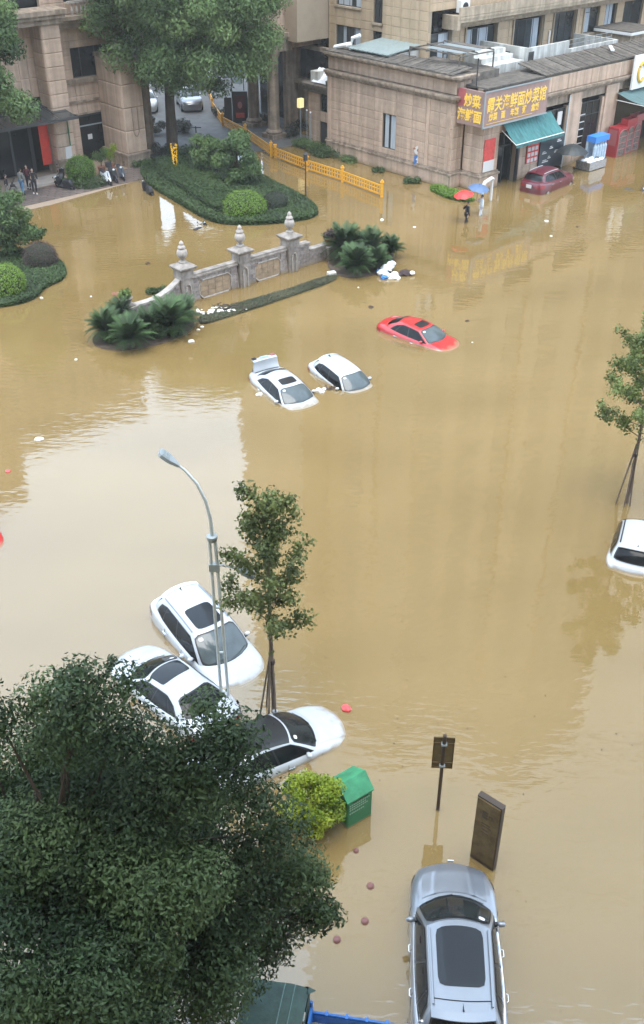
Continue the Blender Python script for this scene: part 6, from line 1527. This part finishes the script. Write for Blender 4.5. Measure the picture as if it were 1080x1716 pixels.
def umbrella(label, hand, mtl, r_=.58, tilt=(0, 0)):
    u = thing('umbrella', label, 'umbrella', hand + Vector((0, 0, .62)), rot=(tilt[0], tilt[1], 0)); canopy(r_, .26, mtl, u)
    ob('handle', MB().path([(0, 0, -.62), (0, 0, -.74), (.03, 0, -.79), (.06, 0, -.76)], .015, 6), 'black_plastic', u); return u
k = 1
P = G(782, 372); P.z = -.42; hd_ = radians(200)
pr, J = person('person in black wading away under a red umbrella', P, hd_, 'cloth_black', 'cloth_black', 'cloth_black', ra=[Vector((.16, -.2, 1.18)), Vector((.22, -.1, 1.38))], stride=.2)
hw_ = P + Matrix.Rotation(hd_, 3, 'Z') @ (J[10] + Vector((.06, 0, .06)))
umbrella('red umbrella held over the wading person in black', Vector((hw_.x, hw_.y, hw_.z)), 'umb_red', .62, (0.1, -.15))
P = G(806, 360); P.z = -.42; hd_ = radians(190)
pr, J = person('person in a white coat wading under a dark blue umbrella', P, hd_, 'cloth_white', 'cloth_white', 'cloth_black', ra=[Vector((.16, -.2, 1.18)), Vector((.2, -.08, 1.36))], stride=.15)
hw_ = P + Matrix.Rotation(hd_, 3, 'Z') @ (J[10] + Vector((.06, 0, .06)))
umbrella('dark blue umbrella held over the person in the white coat', Vector((hw_.x, hw_.y, hw_.z)), 'umb_blue', .68, (.12, .1))
person('person in black with white shoes standing before the dark entrance', G(60, 326) + Vector((0, 0, .03)), radians(-70), 'cloth_black', 'cloth_black', 'white_paint', stride=.1)
person('person in grey jacket and blue jeans standing left of the one in black', G(40, 328) + Vector((0, 0, .03)), radians(60), 'cloth_grey', 'cloth_blue', 'cloth_black', stride=.08, height=1.75)
person('person in dark clothes half hidden behind the leafy shrub at far left', G(15, 333) + Vector((0, 0, .03)), radians(20), 'cloth_black', 'cloth_grey', 'cloth_black', stride=.05, height=1.55)
person('person in dark maroon top just behind the one in black at the entrance', G(50, 318) + Vector((0, 0, .03)), radians(-90), 'cloth_maroon', 'cloth_black', 'cloth_black', stride=.06, height=1.6)
q = thing('stroller', 'dark folded pushcart beside the people at the entrance', 'cart', G(24, 322), .3)
ob('frame', MB().tube((-.3, -.2, .1), (.2, -.2, 1.0), .02).tube((-.3, .2, .1), (.2, .2, 1.0), .02).tube((.3, -.2, .1), (-.1, -.2, .7), .02).tube((.3, .2, .1), (-.1, .2, .7), .02), 'black_metal', q)
ob('seat', MB().box(-.2, .15, -.2, .2, .4, .46), 'dark_cloth', q)

# ================================================================== FLOATING LITTER
def blob(name, label, cat, px, sz, mtl, group=None, n=1, z=.0):
    P = G(*px); q = MB()
    for i in range(n):
        a = random.uniform(0, 2 * pi); rr = sz * .8 * (i > 0) * random.random()
        q.ball((rr * cos(a), rr * sin(a), sz * .12), sz * random.uniform(.6, 1), sz * random.uniform(.5, .9), sz * random.uniform(.3, .5), 9, 6, .22)
    o = ob(name, q, mtl); o.location = P + Vector((0, 0, z)); tag(o, label, cat, group); return o
fb_ = 'foam_scrap'
for lb_, px, sz in [('white foam scrap left of the round bush reflection, near the urns', (153, 497), .09), ('white foam scrap left of the left cycad island', (128, 603), .1),
    ('flat white foam piece drifting in open water at the left', (66, 737), .22), ('white round foam piece just below the right cycad of the left island', (321, 573), .24),
    ('small white scrap under the litter on the hedge strip', (339, 548), .1), ('tiny white scrap at the edge of the left cycad island', (333, 553), .1),
    ('small white scrap beside the hedge tongue at the left edge', (70, 500), .13), ('white scrap drifting right of the railing end', (640, 369), .17), ('small yellow white scrap below the railing end', (695, 381), .12),
    ('white scrap drifting below the dark red SUV', (916, 371), .17), ('tiny white scrap below the dark red SUV', (924, 396), .1), ('tiny white scrap below the right urn', (482, 366), .1),
    ('white scrap right of the red sedan tail', (601, 482), .07), ('dim white scrap in front of the white foam box', (581, 462), .08), ('white scrap left of the pavement in the water', (55, 382), .07),
    ('white foam piece left of the white sedan with the open boot', (435, 662), .17), ('tiny pale scrap right of the red sedan nose', (792, 574), .06)]:
    blob(fb_, lb_, 'litter', px, sz, 'foam')
for lb_, px, sz in [('dark brown leaf clump left of the white boot lid water', (622, 515), .2), ('dark brown scrap above the red sedan windscreen', (783, 538), .13), ('dark scrap in the water behind the stone wall', (248, 442), .17),
    ('tiny dark green scrap right of the dark red SUV', (968, 380), .13), ('small dark scrap right of the white hatchback', (640, 598), .05)]:
    blob('dark_scrap', lb_, 'litter', px, sz, 'litter_brown', z=-.02)
for lb_, px in [('rust brown bollard top nearest the green bin', (597, 1426)), ('rust brown bollard top, second from the green bin', (621, 1485)), ('rust brown bollard top, third from the green bin', (612, 1544)), ('rust brown bollard top beside the tree tips', (565, 1575)), ]:
    P = G(*px); q = thing('bollard', lb_, 'bollard', P); s = .75 if px[1] == 1426 else 1
    ob('post', MB().lathe([(.075 * s, -1.2), (.075 * s, -.03), (.09 * s, -.02), (.085 * s, .03), (.05 * s, .055), (.01, .06)], 14), 'hydrant', q, smooth=50)
    ob('band', MB().lathe([(.079 * s, -.3), (.079 * s, -.1)], 14), 'poster_pale', q)
blob('plastic_bag', 'red and white plastic bag floating by the bonnet of the white sedan', 'bag', (580, 1189), .13, 'bag_red', n=5, z=.02)
blob('plastic_bag', 'faded red plastic scrap drifting at the left edge', 'bag', (14, 790), .13, 'bag_red', z=.0)
blob('leaf_litter', 'reddish brown scraps beside the left planter', 'litter', (197, 493), .22, 'terracotta', n=4, z=-.02)
P = G(600, 459) ; q = thing('foam_box', 'white foam box at the foot of the right cycad island', 'box', G(556, 462), .4)
ob('box', MB().box(-.22, .22, -.15, .15, -.05, .22), 'foam', q)
q = thing('rubbish_pile', 'pile of white and blue plastic bags at the edge of the right cycad island', 'rubbish', G(651, 462), .2)
for (x, y, z, s, m_) in ((-.3, .1, .15, .3, 'bag_white'), (.0, .35, .3, .34, 'bag_white'), (.25, .55, .42, .3, 'bag_white'), (-.1, -.15, .08, .25, 'bag_white'), (-.35, -.35, .06, .2, 'bag_blue'), (.15, -.35, .05, .28, 'foam'), (.3, -.1, .12, .22, 'bag_white'), (-.45, .3, .2, .18, 'bag_blue'), (.3, -.45, .03, .25, 'foam')):
    ob('bag', MB().ball((x, y, z), s, s * .8, s * .6, 10, 7, .2), m_, q)
q = thing('dark_bundle', 'dark cloth bundle with a white helmet beside the white rubbish pile', 'bundle', G(679, 461), .1)
ob('cloth', MB().ball((0, 0, .1), .34, .25, .2, 10, 7, .15).ball((.25, 0, .05), .25, .2, .14, 9, 6, .1), 'dark_cloth', q); ob('helmet', MB().ball((.38, -.05, .12), .17, .15, .12, 12, 8), 'foam', q)
q = thing('litter_patch', 'scattered white foam crumbs and dark twigs on the left end of the hedge strip', 'litter', G(357, 525))
mb = MB(); m2 = MB()
for i in range(70):
    x, y = random.gauss(0, .55), random.gauss(.05, .22); s = random.uniform(.03, .10); mb.ball((x + y, y, .12), s, s * .7, s * .4, 6, 4, .2)
for i in range(30):
    x, y = random.gauss(.9, .6), random.gauss(.4, .2); a = random.uniform(0, pi); m2.bar((x, y, .14), (x + .3 * cos(a), y + .3 * sin(a), .16), .03, .03)
ob('crumbs', mb, 'foam', q, kind='stuff'); ob('twigs', m2, 'bark', q, kind='stuff')
q = thing('foam_lump', 'white foam lump stuck between the two white cars', 'litter', G(534, 655), 0)
for (x, y, s) in ((0, 0, .16), (.25, .1, .1), (.15, -.15, .12)): ob('foam', MB().ball((x, y, .04), s, s, s * .6, 8, 6, .2), 'foam', q)
q = thing('twig_clump', 'brown twig clump floating just right of the foam between the white cars', 'litter', G(552, 652)); mb = MB()
for i in range(12): a = random.uniform(0, pi); x, y = random.gauss(0, .12), random.gauss(0, .08); mb.bar((x, y, .02), (x + .25 * cos(a), y + .25 * sin(a), .03), .03, .02)
ob('twigs', mb, 'litter_brown', q)
# leaves and specks scattered over the water
mb = MB(); spots = [(780, 850, 30, 22), (820, 965, 45, 12), (600, 845, 25, 6), (712, 1105, 10, 2), (735, 1220, 15, 4), (700, 1000, 160, 20), (900, 1200, 160, 22), (950, 1550, 120, 14), (860, 1500, 60, 4), (560, 900, 70, 8), (640, 1250, 60, 8), (980, 700, 60, 6), (800, 640, 40, 3), (600, 1350, 60, 5)]
for x, y, sp, n in spots:
    for i in range(n):
        P = G(x + random.gauss(0, sp * .6), y + random.gauss(0, sp * .6)); s = random.uniform(.015, .04 if y < 1300 else .024); a = random.uniform(0, pi); c_, d_ = cos(a) * s, sin(a) * s
        mb.add([(P.x - c_, P.y - d_, .006), (P.x + d_ * .5, P.y - c_ * .5, .012), (P.x + c_, P.y + d_, .006), (P.x - d_ * .5, P.y + c_ * .5, .010)], [(0, 1, 2, 3)])
for (x0, y0, x1, y1, n_) in [(330, 545, 575, 475, 90), (236, 345, 400, 385, 60), (120, 470, 60, 505, 40), (660, 690, 720, 760, 12), (800, 430, 1000, 480, 40), (430, 400, 520, 385, 25)]:
    for i in range(n_):
        t = random.random(); P = G(x0 + (x1 - x0) * t + random.gauss(0, 5), y0 + (y1 - y0) * t + 10 * sin(t * 7) + random.gauss(0, 3)); s = random.uniform(.02, .06); a = random.uniform(0, pi); c_, d_ = cos(a) * s, sin(a) * s
        mb.add([(P.x - c_, P.y - d_, .006), (P.x + d_ * .5, P.y - c_ * .5, .012), (P.x + c_, P.y + d_, .006), (P.x - d_ * .5, P.y + c_ * .5, .010)], [(0, 1, 2, 3)])
ob('floating_leaves', mb, 'litter_brown', kind='stuff')
bpy.context.scene.objects['floating_leaves']['label'] = 'small dead leaves and specks drifting on the brown water'
bpy.context.scene.objects['floating_leaves']['category'] = 'leaves'
hz = MB().box(-159, 159, -39, 319, -3.3, 178)
hm = bpy.data.materials.new('haze'); hm.use_nodes = True; hn = hm.node_tree; hn.nodes.remove(hn.nodes['Principled BSDF'])
pv = hn.nodes.new('ShaderNodeVolumePrincipled'); pv.inputs['Color'].default_value = (1, .97, .92, 1); pv.inputs['Density'].default_value = .0006; pv.inputs['Anisotropy'].default_value = .2
hn.links.new(pv.outputs[0], hn.nodes['Material Output'].inputs['Volume']); M['haze'] = hm
ho = ob('haze', hz, 'haze', kind='stuff')
